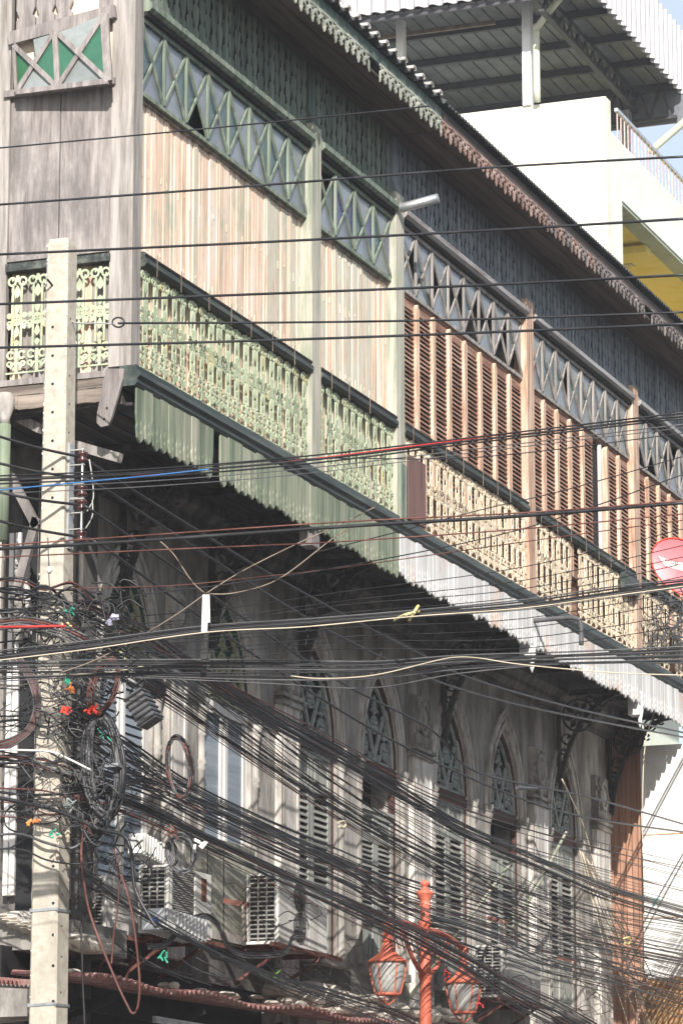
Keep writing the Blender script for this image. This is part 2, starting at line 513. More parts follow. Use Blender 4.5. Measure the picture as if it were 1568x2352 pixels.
# --- posts of the upper floor (front face X=.03)
B(-.22, 0.0, HB, -.0, 9.33, 14.2).build('post', m_post, h1)['label'] = 'weathered grey corner post'
for y0, y1, mm, zz in ((4.0, 4.24, m_postgreen, 13.5), (6.42, 6.66, m_postgreen, 13.5), (10.86, 11.12, m_orange, 13.5), (15.26, 15.52, m_orange, 13.5), (18.2, 18.34, m_orange, 13.5)):
    p = H(y0 - .2)
    B(-.12, .04, y0, y1, 9.28, 12.86).build('post', mm, p)
    MB().poly('y', [(-.12, 12.862), (.04, 12.862), (-.01, 13.0), (-.01, zz), (-.12, zz)], y0 + .03, y1 - .03).build('post_top', m_darkgreen if y0 < 5 else m_slate, p)
for y0 in (4.0, 10.86, 15.26):
    B(-.1, .035, y0 + .02, y0 + .22, 8.55, 9.12).build('post_foot', m_greyboard if y0 < 5 else m_valw, H(y0))

bays = [(0.0, 4.0), (4.24, 6.42), (6.66, 10.86), (11.12, 15.26), (15.52, 18.2)]

# --- plank wall of the corner house
yy = 0.0
k = 0
while yy < SPLIT - .1:
    w = U(.11, .17)
    y1 = min(yy + w, 6.42)
    if y1 - yy < .03: break
    dx = U(-.016, .008)
    q = MB().poly('x', [(yy + .005, 9.32), (y1 - .009, 9.32), (y1 - .009 + U(-.004, .003), 11.85), (yy + .004 + U(-.003, .004), 11.85)], -.11, -.075 + dx)
    if R() < .25: q.box(-.076 + dx, -.068 + dx, yy + w * .3, yy + w * .36, 9.9, 11.84)
    for zz in (9.5, 10.5, 11.2, 11.78):
        if R() < .8: q.box(-.076 + dx, -.070 + dx, yy + w * .45, yy + w * .45 + .012, zz + U(-.05, .05), zz + .062)
    q.build('wall_plank', m_peachgreen if (4.5 < yy < 6.0 and R() < .75) or R() < .22 else m_peach, h1)
    yy = y1
B(-.14, -.112, .0, 6.42, 9.32, 11.86).build('plank_backing', m_dark, h1)

# --- transom lattices
panes_cycle = {'side': [m_gdark, m_gviolet, m_gdark], 'tb': [m_gfrost, m_gfrost, m_gpale]}


def transom(y0, y1, par, mbar, n, missing=(), violet=False):
    z0, z1 = 11.87, 12.60
    fr = MB()
    fr.box(-.10, -.018, y0 + .002, y1 - .002, z0, z0 + .040)
    fr.box(-.10, -.008, y0 + .002, y1 - .002, z1 - .045, z1)
    t = fr.build('transom_window', mbar, par)
    B(-.13, -.125, y0, y1, z0, z1).build('window_recess', m_dark, par)
    c = (y1 - y0) / n
    a, b = z0 + .045, z1 - .05
    for i in range(n):
        ya, yb = y0 + i * c, y0 + (i + 1) * c
        mid = ((ya + yb) / 2, (a + b) / 2)
        MB().bar('x', ya + .01, a, yb - .01, b, .026, -.031, -.016).build('glazing_bar', mbar, t)
        MB().bar('x', ya + .01, b, yb - .01, a, .026, -.028, -.010).build('glazing_bar', mbar, t)
        if i: B(-.032, -.006, ya - .014, ya + .014, a, b).build('glazing_bar', mbar, t)
        tr = [((ya, a), (ya, b), 's'), ((yb, a), (yb, b), 's'), ((ya, a), (yb, a), 't'), ((ya, b), (yb, b), 't')]
        for j, (p, q, kk) in enumerate(tr):
            if (i, j) in missing: continue
            if kk == 's': mm = random.choice([m_gviolet, m_gviolet, m_gdark] if violet else [m_gdark, m_gdark, m_gfrost])
            else: mm = random.choice([m_gfrost, m_gfrost, m_gpale])
            if R() < .05 and par is h2: continue
            dx = U(0, .008)
            MB().poly('x', [p, q, mid], -.045 + dx, -.041 + dx).build('pane', mm, t)


transom(0.0, 4.0, h1, m_green, 8, {(2, 2)})
transom(4.24, 6.42, h1, m_green, 4, {(0, 3), (0, 0)}, True)
transom(6.66, 10.86, h2, m_post, 8, {(2, 0), (3, 0), (3, 1), (4, 1), (5, 0), (6, 1), (0, 1)}, False)
transom(11.12, 15.26, h2, m_post, 8, {(2, 1)})
transom(15.52, 18.2, h2, m_post, 5, {(0, 2), (3, 0), (3, 3), (2, 1)})

for (y0, y1) in bays:
    par = H(y0 + .1)
    g1 = y0 < 6
    ml_ = m_green if g1 else m_greyled
    B(-.12, .03, y0 + .001, y1 - .001, 12.602, 12.64).build('ledge_shadow_strip', m_dark, par)  # solid near-black strip standing in for the shadow line under the ledge
    MB().poly('y', [(-.12, 12.642), (.05, 12.642), (.08, 12.67), (.08, 12.72), (.05, 12.735), (.05, 12.755), (.02, 12.775), (-.12, 12.775)], y0 + .002, y1 - .002).build('ledge', ml_, par)
    B(-.12, -.045 if not g1 else -.055, y0 + .002, y1 - .002, 11.835, 11.868).build('sill_board', m_rough if g1 else m_louver, par)

# --- pierced boards above the ledge (each board has drop shaped notches on its edges)


def pierced(w, z0, z1, var):
    L = []; Rr = []
    rows = [z0 + .10, z0 + .33, z0 + .56] if var == 0 else [z0 + .18, z0 + .43]
    d = .038
    def side(rows):
        o = [(0.004, z0)]
        for r in rows:
            o += [(0, r), (d, r + .022), (d * .9, r + .055), (.012, r + .10), (.005, r + .15)]
        o.append((.004, z1))
        return o
    l = side(rows)
    r_ = side([x + .0 for x in rows])
    return [(a, b) for a, b in l] + [(w - a, b) for a, b in reversed(r_)]


pb = {}
for mm, key in ((m_green, 'g'), (m_slate, 's')):
    for var in (0, 1):
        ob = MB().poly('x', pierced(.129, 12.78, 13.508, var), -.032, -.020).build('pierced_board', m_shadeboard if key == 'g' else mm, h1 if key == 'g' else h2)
        pb[key, var] = ob
        WL[ob]  # built with y from 0
firstused = set()
B(-.6, -.11, 18.22, 18.33, 9.33, 13.49).build('end_wall', m_slate, h2)
for (y0, y1) in bays:
    n = int((y1 - y0) / .14)
    c = (y1 - y0) / n
    for i in range(n):
        key = ('g' if y0 < 6 else 's', i % 2)
        src = pb[key]
        y = y0 + i * c + c / 2 - WL[src].y
        if key not in firstused:
            firstused.add(key)
            WL[src] = WL[src] + Vector((0, y, 0)); src.location = src.location + Vector((0, y, 0))
        else:
            dup(src, (U(-.004, .004), y, 0))
    B(-.12, -.10, y0, y1, 12.78, 13.56).build('board_backing', m_dark, H(y0 + .1))

# --- eaves
for par, ya, yb in ((h1, -.35, SPLIT), (h2, SPLIT + .02, YEND + .4)):
    for i in range(4):
        B(-.02 + i * .13, .10 + i * .13, ya, yb, 13.5 + (.006 if i % 2 else 0), 13.53).build('eave_board', m_eave, par)
    B(.5, .53, ya, yb, 13.615, 13.745).build('fascia_board', m_darkgreen if par is h1 else m_eave, par)


def roofsheet(ya, yb, per, amp, par, mat, nx=6):
    q = MB()
    n = int((yb - ya) / per * 8)
    vs = []; fs = []
    for t in (0, .012):
        for j in range(nx + 1):
            x = .60 - j * .5
            z = 13.79 + j * .5 * .5 - t
            for i in range(n + 1):
                y = ya + (yb - ya) * i / n
                vs.append((x, y, z + amp * math.cos(2 * math.pi * y / per)))
    W = n + 1; K = W * (nx + 1)
    for j in range(nx):
        for i in range(n):
            a = j * W + i
            fs += [(a, a + 1, a + W + 1, a + W), (K + a, K + a + W, K + a + W + 1, K + a + 1)]
    for i in range(n):
        fs.append((i, K + i, K + i + 1, i + 1))
    q.add(vs, fs)
    return q.build('roof', mat, par)


roofsheet(-.45, SPLIT, .27, .036, h1, m_roofedge)
roofsheet(SPLIT + .02, YEND + .5, .10, .017, h2, m_roofedge)
# rounded tile ends along first roof edge, sunlight painted in as a paler colour
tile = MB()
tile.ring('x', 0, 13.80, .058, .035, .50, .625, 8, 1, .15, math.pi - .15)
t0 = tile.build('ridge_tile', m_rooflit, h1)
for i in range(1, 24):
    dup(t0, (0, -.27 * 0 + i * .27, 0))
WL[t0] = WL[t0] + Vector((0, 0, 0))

# --- fretwork lace under the eaves


def lace(mat, par):
    q = MB()
    w = .306
    T = (.532, .545)
    q.poly('x', [(0, 13.600), (w, 13.600), (w, 13.625), (0, 13.625)], *T)
    q.ring('x', w / 2, 13.562, .088, .046, *T, 12, .5)
    q.ring('x', w * .02, 13.560, .062, .032, *T, 10, .5, -1.57, 1.57)
    q.ring('x', w * .98, 13.560, .062, .032, *T, 10, .5, 1.57, 4.71)
    q.poly('x', [(0, 13.545), (.045, 13.535), (.02, 13.505), (.055, 13.50), (.03, 13.475), (.02, 13.45), (0, 13.425)], *T)
    q.poly('x', [(w, 13.425), (w - .02, 13.45), (w - .03, 13.475), (w - .055, 13.50), (w - .02, 13.505), (w - .045, 13.535), (w, 13.545)], *T)
    q.poly('x', [(w / 2 - .05, 13.527), (w / 2 + .05, 13.527), (w / 2 + .02, 13.50), (w / 2 + .045, 13.485), (w / 2, 13.445), (w / 2 - .045, 13.485), (w / 2 - .02, 13.50)], *T)
    return q.build('fretwork_piece', mat, par)


la = lace(m_fret, h1); lb = lace(m_fretr, h2); lc = lace(m_fretd, h2)
used = set()
for i in range(59):
    y = -.35 + i * .309
    src = la if y < SPLIT - .3 else (lb if y < 9.3 or (R() < .35 and y < 12) else lc)
    off = (U(-.004, .004), y, U(-.006, .006))
    if src not in used:
        used.add(src); base = Vector(off)
        WL[src] = WL[src] + base; src.location = src.location + base
        src['_o'] = 1
        offs = {**(globals().get('offs', {})), src: base}
    else:
        if R() < .03: continue
        b = offs[src]
        dup(src, (off[0] - b.x, off[1] - b.y, off[2] - b.z))
for s_ in (la, lb, lc): del s_['_o']

# --- louvred shutters of the second house
ZL0, ZL1 = 10.02, 11.80


def leaf(y0, y1, par, indiv, acc):
    fr = MB()
    fr.box(-.10, -.045, y0 + .0, y1 - .0, ZL1 - .07, ZL1 + .02)
    fr.box(-.10, -.045, y0 + .0, y1 - .0, ZL0 - .14, ZL0)
    fr.box(-.10, -.06, y1 - .03, y1, ZL0, ZL1 - .07)
    s_ = fr.build('shutter', m_louver, par)
    q = MB().poly('x', [(y0 - .045, ZL0 - .16), (y0 + .045, ZL0 - .16), (y0 + .045, ZL1 - .03), (y0, ZL1 + .02), (y0 - .045, ZL1 - .03)], -.10, -.006)
    q.build('stile', m_orange, s_)
    n = 33
    tilt = U(.8, 1.2)
    for i in range(n):
        z = ZL0 + .03 + i * (ZL1 - .1 - ZL0) / n
        def mk(q):
            a, b = y0 + .046, y1 - .046
            sg = U(-.003, .003)
            return q.add([(-.036, a, z), (-.036, b, z + sg), (-.075, b, z + .030 + sg), (-.075, a, z + .030), (-.038, a, z + .024), (-.038, b, z + .024 + sg), (-.075, b, z + .049 + sg), (-.075, a, z + .049)],
                  [(0, 1, 2, 3), (7, 6, 5, 4), (0, 4, 5, 1), (1, 5, 6, 2), (2, 6, 7, 3), (3, 7, 4, 0)])
        if indiv:
            mk(MB()).build('slat', m_louver, s_)
        elif z < 11.9:
            mk(acc)


accs = MB()
for bi, (y0, y1) in enumerate(bays[2:]):
    n = round((y1 - y0) / .53)
    c = (y1 - y0) / n
    for i in range(n):
        if bi == 1 and i == 5: 
            B(-.12, -.11, y0 + i * c, y0 + (i + 1) * c, ZL0, ZL1).build('shutter_gap', m_dark, h2)
            B(-.08, -.035, y0 + i * c + .34, y0 + i * c + .37, ZL0 - .1, ZL1).build('open_shutter', m_framew, h2)
            continue
        leaf(y0 + i * c + .03, y0 + (i + 1) * c + .03, h2, bi == 0, accs)
    B(-.14, -.115, y0, y1, 9.32, 11.86).build('wall_backing', m_dark, h2)
    B(-.111, -.105, y0, y1, 9.32, ZL0 - .15).build('plank_panel', m_louver, h2)
o = accs.build('slat', m_louver, h2); o['kind'] = 'stuff'

# --- iron balusters


def iron(mat, par, pl='x', t=.0):
    q = MB()
    c = .105
    z0 = 9.36
    T = (t - .004, t + .007)
    for s_ in (-1, 1):
        q.bar(pl, c + s_ * .042, z0 + .22, c + s_ * .042, z0 + .80, .019, *T)
        q.ring(pl, c + s_ * .052, z0 + .845, .046, .026, *T, 10)
        q.petal(pl, c + s_ * .052, z0 + .845, -1.2 * s_, 0, .034, .012, *T)
        q.ring(pl, c + s_ * .055, z0 + .17, .042, .022, *T, 9, 1, .4, 5.6)
        q.bar(pl, c + s_ * .02, z0 + .10, c + s_ * .055, z0 + .05, .022, *T)
        q.petal(pl, c + s_ * .048, z0 + .43, math.pi / 2 * (1 - s_), -.01, .05, .03, *T)
        q.petal(pl, c + s_ * .05, z0 + .53, math.pi / 2 * (1 - s_), -.01, .045, .028, *T)
    q.bar(pl, c, z0, c, z0 + .24, .03, *T)
    q.poly(pl, [(c - .03, z0 + .84), (c + .03, z0 + .84), (c + .012, z0 + .90), (c - .012, z0 + .90)], *T)
    q.petal(pl, c, z0 + .81, -math.pi / 2, 0, .12, .035, *T)
    q.ring(pl, c, z0 + .49, .056, .026, *T, 10)
    for s_ in (-1, 1):
        q.ring(pl, c + s_ * .074, z0 + .53, .028, .010, *T, 7)
        q.ring(pl, c + s_ * .074, z0 + .46, .028, .010, *T, 7)
        q.ring(pl, c + s_ * .066, z0 + .09, .030, .012, *T, 7)
    for i in range(4):
        q.petal(pl, c, z0 + .49, i * math.pi / 2, 0, .034, .013, *T)
    q.petal(pl, c, z0 + .54, math.pi / 2, 0, .10, .03, *T)
    q.petal(pl, c, z0 + .44, -math.pi / 2, 0, .11, .028, *T)
    q.petal(pl, c, z0 + .24, math.pi / 2, 0, .07, .03, *T)
    q.bar(pl, c - .10, z0 + .005, c + .10, z0 + .005, .014, *T)
    return q


def railing(par, pl, a0, a1, mat, src=None, t=.0):
    # handrail with the baluster panels as its children
    if pl == 'x':
        q = MB().poly('y', [(-.055, 10.27), (.035, 10.27), (.06, 10.30), (.06, 10.335), (.035, 10.36), (.05, 10.385), (.03, 10.405), (-.05, 10.405)], a0 + .002, a1 - .002)
    else:
        q = MB().box(a0, a1, t - .05, t + .05, 10.29, 10.36)
    hr = q.build('railing', m_rail, par)
    n = max(1, round((a1 - a0) / .213))
    c = (a1 - a0) / n
    for i in range(n):
        w0 = a0 + i * c + (c - .21) / 2
        if src is None:
            ob = iron(mat, par, pl, t)
            ob = ob.build('baluster', mat, hr)
            d = Vector((0, w0, 0)) if pl == 'x' else Vector((w0, 0, 0))
            WL[ob] = WL[ob] + d; ob.location = ob.location + d
            src = ob; sw = w0
        else:
            if i in (7,) and pl == 'x' and a0 > 11: continue
            if pl == 'x':
                tgt = Vector((WL[src].x, w0 + .105, WL[src].z))
            else:
                tgt = Vector((w0 + .105, WL[src].y, WL[src].z))
            c2 = src.copy(); col.objects.link(c2); c2.parent = hr; c2.location = tgt - WL[hr]; WL[c2] = tgt
            if pl == 'x':
                c2.location.x += U(-.008, .006)
                c2.rotation_euler = (U(-.02, .02), 0, U(-.09, .09))
    # small hooks over the handrail
    if pl == 'x':
        for i in range(int((a1 - a0) / .55)):
            y = a0 + .2 + i * .55 + U(-.08, .08)
            B(.064, .068, y, y + .010, 10.22, 10.42).build('hook', m_ctan, hr)
    return src


s1 = railing(h1, 'x', .0, 4.0, m_iron)
railing(h1, 'x', 4.24, 6.42, m_iron, s1)
s2 = railing(h2, 'x', 6.66, 10.86, m_ironb)
railing(h2, 'x', 11.12, 15.26, m_ironb, s2)
railing(h2, 'x', 15.52, 18.2, m_ironb, s2)

# --- floor beam and valance
for par, ya, yb, mm in ((h1, -.2, SPLIT, m_beam), (h2, SPLIT + .002, YEND, m_beam)):
    MB().poly('y', [(-.1, 9.14), (.05, 9.14), (.07, 9.17), (.07, 9.20), (.10, 9.225), (.10, 9.26), (.06, 9.285), (.06, 9.325), (-.1, 9.325)], ya, yb).build('floor_beam', mm, par)


def valance(mat, var, w=.168):
    z0 = 8.66 + (.0, .02, .035)[var]
    q = MB()
    h = w / 2
    pts = [(.002, 9.138), (.004, z0 + .24), (.022, z0 + .16), (.012, z0 + .12), (.030, z0 + .04), (h - .03, z0 + .02), (h, z0), (h + .03, z0 + .02), (w - .030, z0 + .04), (w - .012, z0 + .12), (w - .022, z0 + .16), (w - .004, z0 + .24), (w - .002, 9.138)]
    # keyhole: drop shaped slot cut from the middle, made by two half boards
    L = [p for p in pts if p[0] <= h]
    hole = [(h, z0 + .075), (h - .016, z0 + .09), (h - .014, z0 + .115), (h - .003, z0 + .14), (h - .012, z0 + .18), (h - .001, z0 + .22), (h, 9.138)]
    q.poly('x', L + hole, .035, .055)
    q.poly('x', [(2 * h - a, b) for a, b in L + hole][::-1], .035, .055)
    return q


vs_ = {}
for key, mats in (('g', (m_val, m_valtip)), ('w', (m_valw, m_valw))):
    for v in range(3):
        vs_[key, v] = valance(mats[v % 2], v).build('valance_board', mats[v % 2], h1 if key == 'g' else h2)
placed = {}
i = 0
y = -.16
while y < YEND - .15:
    if 1.5 < y < 1.62: y += .17
    key = ('g' if y < SPLIT - .12 else 'w', random.choice((0, 0, 1, 2)))
    src = vs_[key]
    off = Vector((U(-.004, .004), y, U(-.012, .012)))
    if key not in placed:
        placed[key] = off
        WL[src] = WL[src] + off; src.location = src.location + off
    else:
        dup(src, off - placed[key])
    y += .1695
for k_, v_ in vs_.items():
    if k_ not in placed:
        v_.location = v_.location + Vector((0, 3 if k_[0] == 'g' else 12, 0))

# --- underside boards of the balcony
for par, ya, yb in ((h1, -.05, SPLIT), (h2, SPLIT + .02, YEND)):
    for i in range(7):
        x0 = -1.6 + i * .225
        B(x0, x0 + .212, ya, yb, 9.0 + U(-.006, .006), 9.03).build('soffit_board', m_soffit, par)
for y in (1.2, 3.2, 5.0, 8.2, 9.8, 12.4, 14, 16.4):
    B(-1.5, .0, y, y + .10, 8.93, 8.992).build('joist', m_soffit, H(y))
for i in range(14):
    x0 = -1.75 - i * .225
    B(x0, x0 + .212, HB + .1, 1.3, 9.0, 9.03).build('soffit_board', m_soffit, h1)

# --- lower gothic wall
WX = -1.1
wins = [(2.22, 1.2, 'blue'), (4.64, 1.2, 'grey'), (7.02, 1.24, 'shut'), (8.95, 1.2, 'open'), (11.35, 1.24, 'shut'), (13.28, 1.2, 'open'), (15.68, 1.22, 'shut')]
edges = [1.0, 3.45, 5.75, 8.03, 10.15, 12.35, 14.5, YLOW]
ZT, ZS, ZB = 8.98, 7.10, 4.85


def fanlight(yc, w, green, par):
    a, h = w / 2 - .045, .92
    ap = arch(a, h, 7)
    X0 = WX - .075
    z0 = ZS + .03
    # frame arch
    q = MB()
    o_ = arch(a + .03, h + .055, 7)
    full = [(yc + p[0], z0 + p[1]) for p in o_] + [(yc - p[0], z0 + p[1]) for p in reversed(o_[:-1])]
    inn = [(yc + p[0], z0 + p[1]) for p in ap] + [(yc - p[0], z0 + p[1]) for p in reversed(ap[:-1])]
    for i in range(len(full) - 1):
        q.poly('x', [full[i], full[i + 1], inn[i + 1], inn[i]], X0 - .02, X0 + .05)
    fl = q.build('fanlight', m_maroon if not green else m_fangreen, par)
    MB().poly('x', inn, X0 - .05, X0 - .03).build('fanlight_backing', m_dark if not green else m_fangreen, par)
    mt_ = m_fang if green else m_fan
    t0, t1 = X0 - .01, X0 + .015
    f = MB()
    f.bar('x', yc - a * .95, z0 + .02, yc + a * .95, z0 + .02, .04, t0, t1)
    f.bar('x', yc - a * .5, z0 + .55, yc + .03, z0 + .02, .05, t0, t1)
    f.bar('x', yc + a * .5, z0 + .55, yc - .03, z0 + .02, .05, t0 + .002, t1 + .002)
    for (cy, cz, r) in ((-.27 * a / .48, .17, .105), (.27 * a / .48, .17, .105), (0, .43, .105), (0, .64, .055), (-.30 * a / .48, .36, .05), (.30 * a / .48, .36, .05)):
        f.ring('x', yc + cy, z0 + cz, r, r - .016, t0, t1, 10)
        for k in range(6 if r > .1 else 4):
            f.petal('x', yc + cy, z0 + cz, k * math.pi / (3 if r > .1 else 2) + .5, .008, r - .012, r * .17, t0, t1)
        for k in range(3):
            f.petal('x', yc + cy, z0 + cz, 1.57 + k * 2.09, r, r + .07, .018, t0, t1)
    for s_ in (-1, 1):
        for k in range(5):
            f.bar('x', yc + s_ * a * .9, z0 + .03, yc + s_ * (a * .9 - .05 - k * .055), z0 + .12 - k * .008, .010, t0, t1)
            f.bar('x', yc + s_ * (.05 + .03 * k), z0 + .03 + .0 * k, yc + s_ * (.12 + .02 * k), z0 + .11, .010, t0, t1)
    i_ = [(yc + p[0] * .93, z0 + p[1] * .93) for p in ap] + [(yc - p[0] * .93, z0 + p[1] * .93) for p in reversed(ap[:-1])]
    for i in range(len(inn) - 1):
        f.poly('x', [inn[i], inn[i + 1], i_[i + 1], i_[i]], t0, t1)
    f.build('tracery', mt_, fl)


def shutter_leaf(y0, y1, z0, z1, X, par, mats=(m_shut, m_shutslat), pan=.28):
    q = MB()
    for a, b in ((y0, y0 + .075), (y1 - .075, y1)): q.box(X - .045, X, a, b, z0, z1)
    H_ = z1 - z0
    zs = [z0, z0 + H_ * .27, z0 + H_ * .80, z1 - .06]
    for z in zs: q.box(X - .045, X, y0 + .075, y1 - .075, z, z + .07)
    q.box(X - .03, X - .018, y0 + .075, y1 - .075, zs[0] + .07, zs[1])
    q.box(X - .03, X - .018, y0 + .075, y1 - .075, zs[2] + .07, zs[3])
    q.box(X - .02, X - .008, y0 + .12, y1 - .12, zs[0] + .13, zs[1] - .06)
    q.box(X - .02, X - .008, y0 + .12, y1 - .12, zs[2] + .12, zs[3] - .04)
    sl = q.build('shutter', mats[0], par)
    n = 15
    for i in range(n):
        z = zs[1] + .085 + i * (zs[2] - zs[1] - .09) / n
        MB().add([(X - .005, y0 + .078, z), (X - .005, y1 - .078, z), (X - .04, y1 - .078, z + .05), (X - .04, y0 + .078, z + .05),
                  (X - .005, y0 + .078, z + .008), (X - .005, y1 - .078, z + .008), (X - .04, y1 - .078, z + .058), (X - .04, y0 + .078, z + .058)],
                 [(0, 1, 2, 3), (7, 6, 5, 4), (0, 4, 5, 1), (1, 5, 6, 2), (2, 6, 7, 3), (3, 7, 4, 0)]).build('slat', mats[1], sl)


for i, (yc, w, kind) in enumerate(wins):
    par = H(yc)
    ya, yb = edges[i], edges[i + 1]
    a = w / 2
    Ha = 1.08
    ap = arch(a, Ha, 8)
    for s_ in (1, -1):
        if s_ == 1:
            pts = [(ya, ZB), (yc - a, ZB), (yc - a, ZS)] + [(yc + p[0], ZS + p[1]) for p in ap[1:]] + [(yc, ZT), (ya, ZT)]
        else:
            pts = [(yb, ZB), (yc + a, ZB), (yc + a, ZS)] + [(yc - p[0], ZS + p[1]) for p in ap[1:]] + [(yc, ZT), (yb, ZT)]
        MB().poly('x', pts, WX - .34, WX).build('wall', m_plaster, par)
    MB().box(WX - .34, WX + .004, ya, yb, 4.35, ZB - .001).build('wall', m_plaster if i > 2 else m_plasterd, par)  # band under the first windows darkened to paint in its shade
    MB().box(WX - .5, WX - .345, ya, yb, 4.0, ZT).build('wall_backing', m_dark, par)
    # archivolt ribs
    q = MB()
    for kx, (da, dh, tt, pr) in enumerate(((.0, .0, .035, .05), (.07, .09, .03, .035), (.13, .17, .035, .055))):
        o_ = arch(a + da + tt, Ha + dh + tt * 1.5, 8); n_ = arch(a + da, Ha + dh, 8)
        for s_ in (-1, 1):
            for j in range(8):
                q.poly('x', [(yc + s_ * o_[j][0], ZS + o_[j][1]), (yc + s_ * o_[j + 1][0], ZS + o_[j + 1][1]), (yc + s_ * n_[j + 1][0], ZS + n_[j + 1][1]), (yc + s_ * n_[j][0], ZS + n_[j][1])], WX - .002 + kx * .0005, WX + pr * .6)
    # stepped reveal inside
    for st_ in range(3):
        o_ = arch(a - st_ * .018, Ha - st_ * .03, 8); n_ = arch(a - st_ * .018 - .02, Ha - st_ * .03 - .03, 8)
        for s_ in (-1, 1):
            for j in range(8):
                q.poly('x', [(yc + s_ * o_[j][0], ZS + o_[j][1]), (yc + s_ * o_[j + 1][0], ZS + o_[j + 1][1]), (yc + s_ * n_[j + 1][0], ZS + n_[j + 1][1]), (yc + s_ * n_[j][0], ZS + n_[j][1])], WX - .12, WX - .012 - st_ * .016)
    q.build('arch_moulding', m_plasterw, par)
    green = i < 2
    fanlight(yc, w, green, par)
    # maroon frame
    fr = MB()
    fr.box(WX - .11, WX - .035, yc - a + .002, yc + a - .002, ZS - .09, ZS + .03)
    fr.box(WX - .11, WX - .045, yc - a + .002, yc - a + .05, ZB, ZS - .092)
    fr.box(WX - .11, WX - .045, yc + a - .05, yc + a - .002, ZB, ZS - .092)
    fr.build('window_frame', m_maroon if not green else m_framew, par)
    X = WX - .055
    y0, y1 = yc - a + .052, yc + a - .052
    if kind == 'shut':
        shutter_leaf(y0, yc - .004, ZB + .02, ZS - .1, X, par)
        shutter_leaf(yc + .004, y1, ZB + .02, ZS - .1, X, par)
    elif kind == 'open':
        shutter_leaf(y0, yc - .004, ZB + .02, ZS - .52, X, par)
        shutter_leaf(yc + .004, y1, ZB + .02, ZS - .52, X, par)
        B(X - .02, X + .02, y0, y1, ZS - .52, ZS - .48).build('window_rail', m_shut, par)
    elif kind == 'blue':
        for s0, s1_ in ((y0, yc - .03), (yc + .03, y1)):
            f_ = MB().box(X - .02, X + .01, s0, s0 + .05, ZB, ZS - .1).box(X - .02, X + .01, s1_ - .05, s1_, ZB, ZS - .1).build('louvre_frame', m_framew, par)
            for k in range(26):
                z = ZB + .02 + k * .083
                MB().add([(X, s0 + .05, z), (X, s1_ - .05, z), (X - .02, s1_ - .05, z + .085), (X - .02, s0 + .05, z + .085)], [(0, 1, 2, 3)]).build('louvre_blade', m_blue, f_)
    else:
        for s0, s1_ in ((y0, yc - .03), (yc + .03, y1)):
            f_ = MB().box(X - .02, X + .015, s0, s0 + .06, ZB, ZS - .1).box(X - .02, X + .015, s1_ - .06, s1_, ZB, ZS - .1).box(X - .02, X + .012, s0 + .06, s1_ - .06, ZB + .7, ZB + .76).build('casement', m_framew, par)
            B(X - .01, X - .005, s0 + .06, s1_ - .06, ZB, ZB + .7).build('pane', m_blue, f_)
            B(X - .01, X - .005, s0 + .06, s1_ - .06, ZB + .76, ZS - .1).build('pane', m_blue, f_)
    # engaged columns with bell capitals
    for s_ in (-1, 1):
        cy = yc + s_ * (a + .085)
        MB().lathe(WX + .0, cy, [(.065, 4.86), (.065, 4.95), (.048, 5.0), (.045, 6.38), (.062, 6.40), (.046, 6.43), (.066, 6.46), (.047, 6.5), (.045, 6.72), (.062, 6.74), (.047, 6.77), (.052, 6.86), (.078, 6.97), (.086, 7.0), (.07, 7.03), (.09, 7.06), (.088, 7.12)], 10).build('column', m_plaster, par, True)
    # stone sill
    MB().box(WX - .1, WX + .12, yc - a - .05, yc + a + .05, ZB - .09, ZB - .005).build('sill', m_plaster, par)

# pilasters with carved capitals
piers = [(3.25, .42), (6.12, .5), (10.16, .62), (14.5, .62), (17.2, .62)]
for py, w in piers:
    par = H(py)
    q = MB().box(WX + .002, WX + .075, py - w / 2, py + w / 2, 4.5, 7.33)
    q.box(WX + .002, WX + .086, py - w / 2 + .05, py - w / 2 + .08, 4.9, 7.2)
    q.box(WX + .002, WX + .086, py + w / 2 - .08, py + w / 2 - .05, 4.9, 7.2)
    pl_ = q.build('pilaster', m_plasterw, par)
    q = MB()
    for z0, z1, e in ((7.33, 7.37, .03), (7.37, 7.41, .0), (7.41, 7.45, .045)):
        q.box(WX + .002, WX + .08 + e * .7, py - w / 2 - e, py + w / 2 + e, z0, z1)
    q.box(WX + .002, WX + .06, py - w / 2 + .03, py + w / 2 - .03, 7.45, 8.05)
    q.ring('x', py, 7.80, .17, .13, WX + .06, WX + .10, 14, 1.15)
    q.blob((WX + .065, py, 7.80), .05, .11, .13, 7)
    for k in range(26):
        an = U(0, 6.28); rr = U(.15, .28)
        q.blob((WX + .065, py + max(-w / 2 + .05, min(w / 2 - .05, rr * math.cos(an))), 7.74 + rr * 1.0 * math.sin(an)), .035, U(.025, .05), U(.03, .06), 4)
    for k in range(7):
        q.petal('x', py - w / 2 + .06 + k * (w - .12) / 6, 7.47, math.pi / 2, 0, .14, .03, WX + .06, WX + .09)
    q.build('capital', m_plaster, pl_)
# cornice under the soffit
for par, ya, yb in ((h1, 1.0, SPLIT), (h2, SPLIT + .002, YLOW)):
    MB().poly('y', [(WX, 8.62), (WX + .06, 8.62), (WX + .06, 8.68), (WX + .12, 8.74), (WX + .12, 8.80), (WX + .20, 8.88), (WX + .20, 8.995), (WX, 8.995)], ya, yb).build('cornice', m_plasterd, par)

